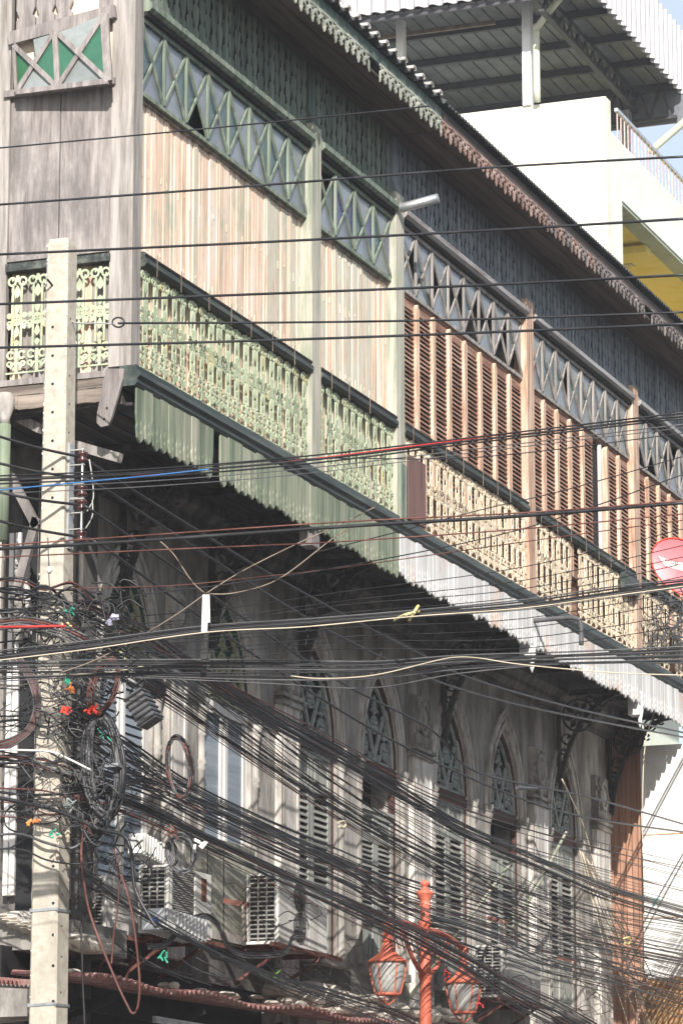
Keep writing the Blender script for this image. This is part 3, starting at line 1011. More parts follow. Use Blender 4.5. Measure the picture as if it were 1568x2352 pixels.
# fret brackets
brk = None
for y in (2.0, 4.1, 6.5, 10.95, 15.38, 17.62):
    if brk is None:
        q = MB()
        x0, zt = WX + .02, 8.985
        q.box(x0, x0 + .05, y - .03, y + .03, 7.75, 8.93)
        q.box(x0, -.12, y - .03, y + .03, 8.86, 8.93)
        pts = []
        for k in range(9):
            t = k / 8
            pts.append((x0 + .04 + (-.16 - x0) * (1 - math.cos(t * math.pi / 2)) * 1.0, 7.60 + 1.28 * math.sin(t * math.pi / 2) ** 1.1))
        for k in range(8):
            q.bar('y', *pts[k], *pts[k + 1], .055, y - .03, y + .03)
        br_ = q.build('bracket', m_soffit, h1)
        f = MB()
        cx, cz, r = x0 + .29, 8.60, .22
        f.ring('y', cx, cz, r, r - .028, y - .015, y + .015, 18)
        f.ring('y', cx, cz, .05, .02, y - .018, y + .018, 10)
        for k in range(8):
            f.petal('y', cx, cz, k * math.pi / 4 + .2, .05, r - .03, .035, y - .012, y + .012)
        for (ax, bz, rr) in ((x0 + .60, 8.78, .09), (x0 + .44, 8.80, .05), (x0 + .75, 8.82, .05), (x0 + .13, 8.30, .075), (x0 + .09, 8.14, .045), (x0 + .55, 8.62, .05)):
            f.ring('y', ax, bz, rr, rr - .02, y - .012, y + .012, 10, 1, .5, 5.8)
            f.petal('y', ax, bz, .8, 0, rr, .018, y - .012, y + .012)
        f.build('rosette_fret', m_soffit, br_)
        brk = (br_, y)
    else:
        p = H(y - .05)
        c_ = brk[0].copy(); col.objects.link(c_); c_.parent = p
        w_ = WL[brk[0]] + Vector((0, y - brk[1], 0)); WL[c_] = w_; c_.location = w_ - WL[p]
        for ch in brk[0].children:
            d_ = ch.copy(); col.objects.link(d_); d_.parent = c_; d_.location = ch.location

# turned pendants under the valance posts
for y in (10.97, 15.4):
    MB().lathe(.02, y, [(.045, 8.86), (.045, 8.72), (.06, 8.70), (.045, 8.66), (.05, 8.62), (.022, 8.48), (.03, 8.46), (.02, 8.44), (.012, 8.40)], 10).build('pendant', m_valw, h2, True)

# upper drain stub and lower bent pipe
tp = tag(MB().tube([(-.05, 6.45, 12.66), (.10, 6.45, 12.68), (.5, 6.45, 12.74)], [.035, .052, .052], 14).build('drain_pipe', m_steel, None, True), 'short grey metal pipe stub poking out above the lattice window by the green post', 'pipe')
pts = spline([(.0, 10.95, 9.0), (.35, 10.95, 9.01), (.56, 10.95, 9.0), (.62, 10.95, 8.92), (.625, 10.95, 8.68)], 5)
tag(MB().tube(pts, .028, 10).build('drain_pipe', m_cable2, None, True), 'dark bent pipe curving down in front of the white valance', 'pipe')
# rusty plate and leaning boards on the balcony
B(.045, .06, 6.72, 7.26, 9.36, 10.05).build('metal_plate', m_metalplate, h2)
B(.045, .075, 6.44, 6.62, 9.30, 9.9).build('patch_board', m_green, h1)
B(.02, .09, 14.6, 15.24, 10.05, 10.27).build('tarpaulin', m_rail, h2)

# ---- the short left facade (plane Y = HB), drawn from its real width


def fy(px, py, Y=HB):
    p = onY(px, py, Y); return p.x, p.z


def platey(name, pix, mat, par, Y0, Y1, cm=None):
    pts = [fy(a, b, Y0) for a, b in pix]
    return MB().poly('y', pts, Y0, Y1).build(name, mat, par)


xl = fy(-60, 700)[0]
x13, z0_ = fy(132, 500)
xr = -.2
zb = fy(130, 580)[1]; ztp = fy(130, 208)[1]
B(x13 + .006, xr - .0, HB + .03, HB + .065, zb, ztp).build('wall_plank', m_greyboard, h1)
B(fy(18, 500)[0], x13 - .006, HB + .028, HB + .06, zb - .01, ztp - .005).build('wall_plank', m_greyboard, h1)
xm = fy(18, 500)[0]
B(xl, xm - .004, HB, HB + .06, 9.3, 14.2).build('post', m_post, h1)
for i in range(9):      # planks behind the left railing
    xx = xm + i * (xr - xm) / 9
    B(xx + .003, xx + (xr - xm) / 9 - .003, HB + .10, HB + .13, 9.32, zb - .012).build('wall_plank', m_post if i % 3 else m_peach, h1)
B(-9, -.2, HB + .14, HB + .17, 9.3, 14.2).build('wall_backing', m_dark, h1)
B(xm, xr, HB + .005, HB + .05, zb - .035, zb - .002).build('sill_board', m_greyboard, h1)
# curtain and top boards round the open window
B(xm, xr, HB + .10, HB + .115, ztp, 14.0).build('curtain', m_curtain, h1)
zc = fy(60, 40)[1]
for a, b in ((32, 75), (78, 120), (122, 160)):
    xa, xb = fy(a, 30)[0], fy(b, 30)[0]
    w = xb - xa
    MB().poly('y', [(xa, zc - .12), (xb, zc - .10), (xb, zc + .02), (xb - .03, zc + .05), (xb, zc + .12), (xb, 14.0), (xa, 14.0), (xa, zc + .1), (xa + .03, zc + .03), (xa, zc)], HB + .05, HB + .08).build('wall_plank', m_greyboard, h1)
xa, xb = fy(222, 8)[0], fy(262, 8)[0]
B(xa, xb, HB + .05, HB + .08, fy(240, 30)[1], 14.0).build('wall_plank', m_greyboard, h1)


def P3(px, py, Y): return onY(px, py, Y)


wf = MB()
wf.obb(P3(22, 90, HB - .02), P3(266, 26, HB - .02), .07, .12)
wf.obb(P3(12, 218, HB), P3(266, 186, HB), .07, .06)
wnd = wf.build('window', m_greyboard, h1)
TL, TM, TR = P3(33, 104, HB - .05), P3(127, 70, HB - .06), P3(240, 32, HB - .07)
BL, BM, BR_ = P3(38, 212, HB - .10), P3(133, 200, HB - .14), P3(249, 186, HB - .2)
up = Vector((0, -1, .1)).normalized()
for a, b, w in ((TL, BM, .045), (BL, TM, .045), (TM, BR_, .045), (BM, TR, .045), (TM, BM, .05), (TR, BR_, .075), (BL, BR_, .05), (TL, BL, .03)):
    q = MB().obb(a + Vector((0, -.01 * R(), 0)), b, w, .03, up)
    q.build('glazing_bar', m_greyboard, wnd)


def tri(a, b, c, mat):
    back = Vector((0, .012, 0))
    q = MB().add([a + back, b + back, c + back, a + back * 1.4, b + back * 1.4, c + back * 1.4], [(0, 1, 2), (5, 4, 3), (0, 3, 4, 1), (1, 4, 5, 2), (2, 5, 3, 0)])
    q.build('pane', mat, wnd)


for (a, b, c, d, left, right) in ((TL, TM, BM, BL, m_ggreen, m_gteal), (TM, TR, BR_, BM, m_gteal, m_gteal)):
    x = (a + c) / 2
    x = (a + b + c + d) / 4
    tri(a, x, d, left); tri(b, c, x, right); tri(d, x, c, m_gpale)
    tri(a + (b - a) * (.45 if left is m_ggreen else 0), b, x, m_gpale)
B(xm, xr, HB + .07, HB + .09, fy(130, 230)[1], fy(130, 70)[1]).build('window_recess', m_curtain, h1)
# left railing
zr = (xr - xm)
srcy = railing(h1, 'y', xm + .0, xr - .01, m_iron, None, HB + .02)
# beams under it
B(xm - .3, -.10, HB - .01, HB + .10, 9.245, 9.30).build('bottom_rail', m_greyboard, h1)
q = MB()
n = 14
x0, x1 = xl - .2, -.22
for i in range(n):
    a, b = x0 + (x1 - x0) * i / n, x0 + (x1 - x0) * (i + 1) / n
    q.poly('y', [(a, 9.03 + U(-.006, .006)), (b, 9.03 + U(-.006, .006)), (b, 9.15), (a, 9.15)], HB + .0 + U(0, .01), HB + .14)
    q.poly('y', [(a, 9.155), (b, 9.155 + U(-.004, .006)), (b, 9.243), (a, 9.243)], HB + .0 + U(0, .012), HB + .14)
q.build('rough_beam', m_rough, h1)
B(x0, -.1, HB + .05, HB + .3, 9.0, 9.25).build('beam_core', m_soffit, h1)
# hanging tapered board with two holes
hp = [fy(250, 850), fy(291, 850), fy(289, 872), fy(262, 965), fy(255, 980), fy(238, 984), fy(229, 975), fy(229, 955)]
hb = MB().poly('y', hp, HB - .06, HB - .03).build('hanging_board', m_greyboard, h1)
for px_, py_ in ((246, 966), (252, 941)):
    a, b = fy(px_, py_)
    MB().ring('y', a, b, .012, .002, HB - .0615, HB - .06, 8).build('bolt_hole', m_dark, hb)
# slanting struts under the balcony
for a, b in (((20, 947), (95, 985)), ((165, 1020), (276, 1052))):
    MB().obb(onY(*a, .15), onY(*b, .05), .07, .085).build('strut', m_post, h1)
# lower left wall with tall white window frames
LY = 1.1
par = h1
lx = onY(165, 1500, LY).x
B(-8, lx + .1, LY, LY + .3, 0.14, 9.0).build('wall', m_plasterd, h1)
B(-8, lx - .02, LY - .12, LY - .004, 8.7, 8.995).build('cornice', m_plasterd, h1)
for a, b, mm in ((-8, 6, m_plasterw), (24, 34, m_framew), (38, 50, m_framew), (92, 108, m_plasterw)):
    xa, xb = onY(a, 1700, LY).x, onY(b, 1700, LY).x
    B(xa, xb, LY - .10, LY - .004, 4.9, 8.2 if mm is m_framew else 8.6).build('window_jamb', mm, h1)
xa, xb = onY(50, 1700, LY).x, onY(90, 1700, LY).x
B(xa, xb, LY - .05, LY - .002, 4.9, 7.3).build('window_pane', m_gdark, h1)
B(xa, xb, LY - .06, LY - .003, 4.2, 5.4).build('green_panel', m_val, h1)
# carved swag beside the left window
q = MB()
for k in range(40):
    q.blob((onY(62, 1420, LY).x + U(-.07, .07), LY - .12 + U(-.03, .03), 7.2 + k * .02), U(.03, .06), .04, U(.03, .06), 4)
q.build('carved_swag', m_plaster, h1)
# green downpipe with hopper head
gx = onY(8, 1100, -.3)
dp = empty('downpipe', (gx.x, -.3, 4.0), 'pale green downpipe with a white hopper head at the left edge', 'pipe')
MB().lathe(gx.x, -.3, [(.055, onY(8, 1242, -.3).z), (.055, onY(8, 975, -.3).z)], 12).build('pipe', m_val, dp, True)
MB().lathe(gx.x, -.3, [(.05, onY(8, 975, -.3).z), (.045, 8.92), (.075, 9.0), (.085, 9.10), (.07, 9.13), (.06, 9.15)], 14).build('hopper_head', m_plaster, dp, True)
q = MB(); 
for k, (p0, p1) in enumerate((((22, 1090), (85, 1210)), ((85, 1190), (35, 1370)))):
    q.obb(onY(*p0, .3), onY(*p1, .3), .05, .08)
q.build('strut', m_greyboard, h1)
# plaster ledge and debris at lower left
q = MB()
for k in range(26):
    p = onY(-10 + k * 7, 2105 + k * 2.2 + U(-6, 6), -.2)
    q.blob((p.x, p.y + .5, p.z), U(.06, .14), .5, U(.05, .10), 4)
q.build('broken_plaster_ledge', m_debris, h1)
q = MB().box(onY(-20, 2200, .2).x, onY(190, 2200, .2).x, .0, 1.1, onY(60, 2185, .1).z, onY(60, 2120, .1).z)
q.build('ledge_block', m_plaster, h1)

# ================================================================ WEATHERED AWNINGS
aw = empty('awning', (0, 2, 0), 'long rusty red corrugated awning over the dark shopfront', 'awning')
A0, A1 = onX(184, 2240, -.45), onX(870, 2345, -.45)
n = 150
vs = []; fs = []
for t in (0, .012):
    for j in range(3):
        for i in range(n * 4 + 1):
            s_ = i / (n * 4)
            y = A0.y + (A1.y + 1.2 - A0.y) * s_
            z = A0.z + (A1.z - A0.z) * s_ + j * .025 - t + (.03 * math.sin(s_ * 23) if j == 0 else 0)
            vs.append((-.45 + .04 * math.sin(s_ * 11) - j * .33, y, z + .018 * math.cos(y * 2 * math.pi / .115)))
W = n * 4 + 1; K = 3 * W
for j in range(2):
    for i in range(W - 1):
        a = j * W + i
        fs += [(a, a + 1, a + W + 1, a + W), (K + a, K + a + W, K + a + W + 1, K + a + 1)]
for i in range(W - 1): fs.append((i, K + i, K + i + 1, i + 1))
MB().add(vs, fs).build('awning_sheet', m_awn, aw)
B(-.9, -.84, A0.y, A1.y + 1, A0.z - .22, A0.z - .12).build('awning_beam', m_dark, aw)  # beam and arms coloured near-black to paint in the awning's shade
for i in range(5):
    y = A0.y + 1 + i * 1.9
    MB().obb((-.55, y, A0.z - .1), (-1.1, y, A0.z - .3), .04, .06).build('awning_arm', m_dark, aw)
q = MB()
for k in range(34):
    y = U(A0.y, A1.y + 1)
    q.blob((U(-.9, -.55), y, A0.z + .035 + (y - A0.y) * .02), U(.03, .1), U(.04, .16), U(.015, .04), 4)
o = q.build('debris', m_debris, aw); o['kind'] = 'stuff'
aw2 = empty('awning', (-2, -1, 0), 'short red corrugated awning piece with a weathered fascia at lower left', 'awning')
vs = []; fs = []
for j in range(2):
    for i in range(61):
        p = onY(-40 + i * 1.4, 2252 + i * .12, -1.0)
        vs.append((p.x, -1.0 + j * .25, p.z + .02 * math.cos(i * .9) + j * .03))
for i in range(60): fs.append((i, i + 1, 62 + i, 61 + i))
MB().add(vs, fs).build('awning_sheet', m_awn, aw2)
platey('fascia_box', [(-30, 2268), (62, 2272), (62, 2335), (-30, 2338)], m_plaster, aw2, -.98, -.90)
platey('fascia_back', [(-30, 2240), (85, 2262), (85, 2340), (-30, 2352)], m_rough, aw2, -.7, -.6)
# shopfront below, painted near-black for the shade under the awning
B(-1.45, -1.12, -.2, 18, .14, 4.34).build('shopfront', m_dark, h1)
B(-1.12, -1.05, 5.6, YLOW, 3.6, 4.34).build('wall_band', m_plaster, h2)
B(-1.05, -.9, 8.4, 16.9, 4.32, 4.42).build('ledge', m_rough, h2)
for k in range(3):
    p = onX(350, 2340 + k * 5, -.6)
    B(p.x, p.x + .03, p.y, p.y + 1.6, p.z, p.z + .02).build('rolling_shutter_rail', m_steel, h1)
# rubble ledge at foot of the gothic wall
q = MB()
for k in range(150):
    y = U(5.5, 17)
    q.blob((WX + U(0, .25), y, 4.30 + U(-.1, .16)), U(.06, .22), U(.08, .3), U(.04, .12), 4)
o = q.build('crumbling_ledge', m_debris, h2); o['kind'] = 'stuff'

# ================================================================ NEIGHBOUR: metal cladding and white board
YW = 17.72
cl = empty('metal_clad_wall', (-.9, YW, 0), 'brown ribbed metal cladding beside the last pilaster', 'wall')
cl_x0, cl_x1 = onY(1395, 1900, YW + .1).x, onY(1478, 1900, YW + .1).x
nb = 6
for i in range(nb):
    a = cl_x0 + (cl_x1 - cl_x0) * i / nb; b = cl_x0 + (cl_x1 - cl_x0) * (i + 1) / nb
    MB().poly('z', [(a, YW + .1), (a + .012, YW + .08), (b - .02, YW + .085), (b - .004, YW + .1), (b - .004, YW + .12), (a, YW + .12)], 3.6, 9.2).build('cladding_panel', m_brownm, cl)
sb = empty('signboard', (-.2, YW, 0), 'large white metal signboard with rusty seams and faint cyan print', 'sign')
sx0, sx1 = cl_x1 + .004, 1.2
zq = [onY(1500, 1712, YW).z, onY(1500, 1918, YW).z, onY(1500, 2110, YW).z, onY(1500, 2250, YW).z]
for i in range(3):
    B(sx0, sx1, YW - .02 + i * .004, YW + .02, zq[i + 1] + .012, zq[i] - .006).build('sign_panel', m_board, sb)
    B(sx0, sx1, YW - .028 + i * .004, YW + .018, zq[i + 1] - .004, zq[i + 1] + .010).build('seam', m_rustedge, sb)
B(sx0 - .002, sx1, YW + .03, YW + .3, 3.5, zq[0] - .02).build('board_frame', m_brownm, sb)
# cyan print: a banner, a flame-like corner shape and an illegible word


def sg(px, py): 
    p = onY(px, py, YW - .024); return (p.x, p.z)


def flat(pix, mat, nm='print'):
    MB().poly('y', [sg(*p) for p in pix], YW - .0245, YW - .0225).build(nm, mat, sb)


flat([(1499, 2062), (1507, 2064), (1515, 2060), (1508, 2076), (1499, 2084)], m_cyan)
for a, b in (((1484, 1958), (1497, 1950)), ((1497, 1950), (1492, 1962)), ((1492, 1962), (1499, 1970)), ((1499, 1970), (1484, 1971)), ((1500, 1945), (1508, 1963)), ((1508, 1963), (1520, 1955))):
    A_, B_ = sg(*a), sg(*b)
    MB().bar('y', *A_, *B_, .008, YW - .0245, YW - .0225).build('print', m_cyanl, sb)
tc = bpy.data.curves.new('lettering', 'FONT'); tc.body = 'Sunrise'; tc.size = .085; tc.extrude = .001
to = text_mesh(tc, sb, m_cyanl)
a_ = sg(1535, 1936)
to.scale = (-1, 1, 1)
to.location = Vector((a_[0], YW - .0245, a_[1])) - WL[sb]; to.rotation_euler = (math.radians(90), math.radians(6), 0)
WL[to] = Vector((a_[0], YW, a_[1]))
# brown corrugated fence sheet at the lower right
cf = empty('corrugated_fence', (0, YW - .5, 3), 'yellow brown corrugated sheets at the bottom right corner', 'fence')
xa = onY(1480, 2300, YW - .5).x
for i in range(16):
    x = xa + i * .075
    MB().poly('z', [(x, YW - .5), (x + .0375, YW - .53), (x + .074, YW - .5), (x + .074, YW - .49), (x, YW - .49)], 2.0, onY(1500, 2252 - i * 1.0, YW - .5).z).build('corrugated_sheet', m_brownw, cf)
# floodlight-like bracket
fb = empty('floodlight', (-.3, YW - .8, 4.2), 'small brown floodlight on an arm below the white board', 'lamp')
p0, p1 = onY(1448, 2290, YW - .8), onY(1512, 2275, YW - .8)
MB().obb(onY(1462, 2290, YW - .8), onY(1485, 2240, YW - .8), .08, .03).build('arm', m_brownm, fb)
MB().obb(p0, onY(1480, 2262, YW - .9), .25, .06).build('lamp_head', m_brownm, fb)
MB().obb(onY(1480, 2268, YW - .8), p1, .03, .03).build('support', m_rust, fb)

# ================================================================ BACKGROUND BUILDING
YB_ = 28.05
bg = empty('pale_building', (-6, 34, 0), 'pale cream and mint tower block with yellow balcony behind the old roofs', 'building')
XB = onY(1390, 225, YB_).x
ZP = onY(1300, 231, YB_).z
MB().box(-16, XB, YB_, YB_ + .3, 0, ZP).build('wall', m_bgcream, bg)
MB().box(-16, XB - 2.81, YB_ + .302, YB_ + 14, 0, ZP - 1.2).build('wall', m_bg, bg)
MB().box(XB - .3, XB, YB_ + .302, YB_ + .9, 0, ZP - .55).build('corner_pier', m_bg, bg)
zpt = onX(1400, 300, XB).z; zpb = onX(1400, 432, XB).z
MB().box(XB - .25, XB, YB_ + .902, YB_ + 30, zpb, zpt).build('balcony_parapet', m_bg, bg)
MB().box(XB - 2.6, XB - .26, YB_ + .902, YB_ + 30, zpb - .0, zpb + .15).build('balcony_slab', m_bgyel, bg)
MB().box(XB - .34, XB - .02, YB_ + .902, YB_ + 30, zpb - .06, zpb - .003).build('balcony_beam', m_bggrey, bg)
MB().box(XB - 2.8, XB - 2.605, YB_ + .902, YB_ + 30, zpb - 6.5, zpb - .003).build('yellow_wall', m_bgyel, bg)
MB().box(XB - 2.6, XB - .3, YB_ + 3.4, YB_ + 3.7, zpb - .2, zpb - .064).build('cross_beam', m_bgyel, bg)
MB().box(XB - 2.6, XB - .65, YB_ + 10.5, YB_ + 8.8, zpb - 3.4, zpb - .005).build('yellow_partition', m_bgyel, bg)
z2 = zpb - 3.3
MB().box(XB - .25, XB, YB_ + .902, YB_ + 30, z2, z2 + 1.1).build('balcony_parapet', m_bg, bg)
MB().box(XB - 2.6, XB - .26, YB_ + .902, YB_ + 30, z2, z2 + .15).build('balcony_slab', m_bgyel, bg)
MB().box(XB - .5, XB - .05, YB_ + 13, YB_ + 13.5, zpb - 6, zpb - .065).build('column', m_bg, bg)
tb = MB().obb(onX(1484, 572, XB - 1.3), onX(1517, 594, XB - 1.3), .09, .07).build('light_tube', m_whitep, bg)
MB().tube([onX(1440, 570, XB - 1.3), onX(1452, 582, XB - 1.3), onX(1484, 577, XB - 1.3)], .02, 5).build('conduit', m_bggrey, bg)
MB().tube([onX(1440, 570, XB - 2.55), onX(1440, 660, XB - 2.55)], .02, 5).build('conduit', m_bggrey, bg)
# railing on the parapet
rl = MB()
rz = zpt + .62
rl.box(XB - .14, XB - .08, YB_ + 1.0, YB_ + 8.2, rz, rz + .06)
rail = rl.build('roof_railing', m_steel, bg)
srcb = None
for i in range(33):
    y = YB_ + 1.05 + i * .22
    if srcb is None:
        srcb = MB().box(XB - .115, XB - .10, y, y + .03, zpt, rz).build('railing_bar', m_pinkrail, rail)
        ys0 = y
    else:
        dup(srcb, (0, y - ys0, 0))
MB().box(XB - .28, XB + .02, YB_ + 8.3, YB_ + 9.5, zpt, zpt + .8).build('parapet_pier', m_bg, bg)
rl2 = MB().box(XB - .14, XB - .08, YB_ + 9.6, YB_ + 22, rz - .25, rz - .2).build('roof_railing', m_steel, bg)
for i in range(50):
    y = YB_ + 9.7 + i * .24
    dup(srcb, (0, y - ys0, -.28), rl2)

# metal canopy
cn = empty('metal_canopy', (-6, 30, 20), 'big corrugated metal canopy on white posts above the pale tower', 'canopy')
YF = 27.0
ZF = onY(1050, 3, YF).z
XC = onY(1345, -32, YF).x + .02
DP = 6.0
dz = .10


def fasc(p0, p1, z0, z1, n, out):
    vs = []; fs = []
    d = (Vector(p1) - Vector(p0))
    for i in range(n * 4 + 1):
        t = i / (n * 4)
        w_ = .05 * (1 if i % 4 in (1, 2) else -1)
        p = Vector(p0) + d * t + out * w_
        vs += [(p.x, p.y, z0), (p.x, p.y, z1), (p.x - out.x * .02, p.y - out.y * .02, z0), (p.x - out.x * .02, p.y - out.y * .02, z1)]
    for i in range(n * 4):
        a = i * 4
        fs += [(a, a + 4, a + 5, a + 1), (a + 2, a + 3, a + 7, a + 6), (a, a + 2, a + 6, a + 4)]
    return MB().add(vs, fs).build('fascia_sheet', m_fascia, cn)


fasc((-13, YF, 0), (XC, YF, 0), ZF, ZF + 1.6, 34, Vector((0, -1, 0)))
fasc((XC, YF, 0), (XC, YF + 9, 0), ZF, ZF + 1.25, 30, Vector((1, 0, 0)))
# underside sheets with ribs
for i in range(40):
    x = XC - .15 - i * .26
    MB().poly('y', [(x - .255, ZF + .22), (x - .03, ZF + .22), (x - .02, ZF + .26), (x, ZF + .26), (x, ZF + .28), (x - .255, ZF + .28)], YF + .08, YF + DP).build('roof_sheet', m_roofu, cn)
for i in range(5):
    y = YF + .3 + i * (DP - .4) / 4
    B(-13, XC - .1, y, y + .09, ZF + .08, ZF + .215).build('purlin', m_truss, cn)
for x in (XC - .9, XC - 4.6, XC - 8.5):
    tr = MB()
    for z in (ZF - .28, ZF + .03):
        tr.box(x - .05, x + .05, YF + .25, YF + DP, z, z + .045)
    for k in range(12):
        y = YF + .3 + k * .46
        tr.bar('x', y, ZF - .24, y + .23, ZF + .03, .035, x - .02, x + .02)
        tr.bar('x', y + .23, ZF + .03, y + .46, ZF - .24, .035, x - .02, x + .02)
    tr.build('truss', m_truss, cn)
tr = MB()
tr.box(-13, XC - .1, YF + DP - .1, YF + DP, ZF - .5, ZF - .44)
for k in range(30):
    x = XC - .2 - k * .42
    tr.bar('y', x, ZF - .47, x - .21, ZF + .2, .04, YF + DP - .08, YF + DP - .04)
    tr.bar('y', x - .21, ZF + .2, x - .42, ZF - .47, .04, YF + DP - .08, YF + DP - .04)
tr.build('truss', m_truss, cn)
B(-13, XC, YF + DP + .05, YF + DP + .08, ZF - .55, ZF + .28).build('rear_fascia', m_roofu, cn)
tr = MB().box(-13, XC - .12, YF + .12, YF + .2, ZF - .1, ZF - .03)
for k in range(26):
    x = XC - .3 - k * .5
    tr.bar('y', x, ZF - .07, x - .25, ZF + .2, .03, YF + .14, YF + .17)
    tr.bar('y', x - .25, ZF + .2, x - .25, ZF - .07, .03, YF + .14, YF + .17)
tr.build('truss', m_truss, cn)
# white posts and drain pipe
for px_, w_ in ((924, .13), (1215, .15)):
    p = onY(px_, 200, YB_ + .1)
    B(p.x - w_ / 2, p.x + w_ / 2, YB_ - .05, YB_ + .12, ZP, ZF + .3).build('post', m_whitep2, cn)
p = onY(1233, 232, YB_ - .1)
pp = [(p.x, p.y, p.z), (p.x, p.y, onY(1233, 72, YB_ - .1).z), tuple(onY(1236, 58, YB_ - .2)), tuple(onY(1290, -12, YB_ - .6))]
tag(MB().tube(spline(pp, 4), .062, 12).build('drain_pipe', m_pvc, None, True), 'cream drain pipe bending up beside the white canopy post', 'pipe')
p = onY(1478, 300, YF + DP + 1)
B(p.x - .09, p.x + .09, YF + DP - .3, YF + DP - .1, p.z - 3, ZF - .3).build('post', m_steel, cn)
tag(MB().tube([tuple(onY(1494, 352, YF + DP)), tuple(onY(1500, 340, YF + DP)), tuple(onY(1568, 282, YF + DP)), tuple(onY(1600, 250, YF + DP))], .07, 10).build('drain_pipe', m_pvc, None, True), 'grey green pipe slanting up to the right of the far canopy post', 'pipe')
B(onY(800, 60, YF + 1.2).x, onY(1135, 50, YF + 1.2).x, YF + 1.2, YF + 1.26, ZF - .02, ZF + .05).build('light_fitting', m_ctan, cn)

# ================================================================ UTILITY POLE
PY = -.95
pX = onY(126, 1500, PY).x
ptop = onY(125, 556, PY).z


def pw(z): return .125 - (z - 3) / 7.4 * .024


q = MB()
def sect(z, k=1.0):
    w_ = pw(z) * k; c = .018
    return [(pX - w_ + c, PY - w_, z), (pX + w_ - c, PY - w_, z), (pX + w_, PY - w_ + c, z), (pX + w_, PY + w_ - c, z), (pX + w_ - c, PY + w_, z), (pX - w_ + c, PY + w_, z), (pX - w_, PY + w_ - c, z), (pX - w_, PY - w_ + c, z)]


vs = []
levels = [.14, 3, 6, 9, ptop - .05, ptop]
for i, z in enumerate(levels): vs += sect(z, .9 if i == 5 else 1)
fs = [(i * 8 + k, i * 8 + (k + 1) % 8, (i + 1) * 8 + (k + 1) % 8, (i + 1) * 8 + k) for i in range(5) for k in range(8)] + [tuple(range(7, -1, -1)), tuple(range(40, 48))]
pole = empty('utility_pole', (pX, PY, 0), 'square tan concrete utility pole in front of the corner house', 'pole')
MB().add(vs, fs).build('shaft', m_conc, pole)
q = MB()
for k in range(150):
    z = ptop - abs(random.gauss(0, 1.1)) if k < 90 else U(3, ptop)
    w_ = pw(z)
    sx = random.choice((-1, 1, 1))
    x = pX + sx * (w_ - .012) + U(-.012, .008)
    q.blob((x, PY - w_ + (.006 if abs(x - pX) > w_ - .018 else -.001), z), U(.003, .007), .004, U(.004, .014), 3)
o = q.build('chipped_edge', m_whitep2, pole); o['kind'] = 'stuff'
for py_ in (749, 815, 880, 945, 1011, 1076, 1142, 2148, 2219, 2301, 2075, 1990, 1905):
    p = onY(118 if py_ < 1200 else 121, py_, PY - .13)
    w_ = pw(p.z)
    MB().ring('y', p.x, p.z, .013, .001, PY - w_ - .0025, PY - w_ + .01, 8).build('bolt_hole', m_dark, pole)
    if py_ > 1990 or py_ < 1200:
        MB().ring('x', PY - .03, p.z + .08, .008, .001, pX + w_ - .01, pX + w_ + .0025, 6).build('bolt_hole', m_dark, pole)
p = onY(117, 654, PY - .13)
MB().tube([(p.x, PY - .09, p.z - .0), (p.x - .0, PY - .2, p.z + .03)], .010, 6).build('bolt', m_dark, pole)
for py_ in (2095, 2312):
    p = onY(120, py_, PY)
    w_ = pw(p.z) + .004
    q = MB()
    for a, b in (((-w_, -w_), (w_, -w_)), ((w_, -w_), (w_, w_)), ((w_, w_), (-w_, w_)), ((-w_, w_), (-w_, -w_))):
        q.obb((pX + a[0], PY + a[1], p.z), (pX + b[0], PY + b[1], p.z + .01), .006, .022)
    q.obb((pX + w_, PY - .05, p.z - .01), (pX + w_, PY - .05, p.z + .04), .02, .02)
    q.build('steel_band', m_steel, pole)
# insulator rack
rk = empty('insulator_rack', (pX + .3, PY, 7.4), 'steel rack with four brown insulators on the right side of the pole', 'rack')
rx = onY(188, 1150, PY).x
zt, zb_ = onY(188, 1030, PY).z, onY(188, 1245, PY).z
MB().tube([(rx, PY, zb_), (rx, PY, zt)], .011, 8).build('rod', m_steel, rk)
B(pX + .1, pX + .125, PY - .04, PY + .04, zb_ - .05, zt + .05).build('back_strap', m_steel, rk)
inz = []
for py_ in (1050, 1128, 1160, 1232):
    z = onY(188, py_, PY).z
    inz.append(z)
    ins = MB().lathe(rx, PY, [(.02, z - .05), (.045, z - .04), (.045, z - .018), (.022, z), (.045, z + .018), (.045, z + .04), (.02, z + .05)], 12).build('insulator', m_ins, rk, True)
    for dz_ in (-.065, .065):
        MB().obb((pX + .11, PY, z + dz_), (rx + .02, PY, z + dz_), .03, .008).build('clevis', m_wire, rk)

# ================================================================ CABLES
CAT = {}


def cable(pts3, r, mat, label, cat='cable', group=None, name='cable', seg=6, n=5):
    o = MB().tube(spline(pts3, seg), r, n).build(name, mat, None, True)
    return tag(o, label, cat, group)


def jX(pix, X, jy=0, jx=0):
    out = []
    for i, (a, b) in enumerate(pix):
        p = onX(a, b, X)
        out.append(p)
    return out


CS = .55


def jD(pix, D): 
    if isinstance(D, (int, float)): return [atD(a, b, D) for a, b in pix]
    n = len(pix)
    return [atD(a, b, D[0] + (D[1] - D[0]) * i / (n - 1)) for i, (a, b) in enumerate(pix)]


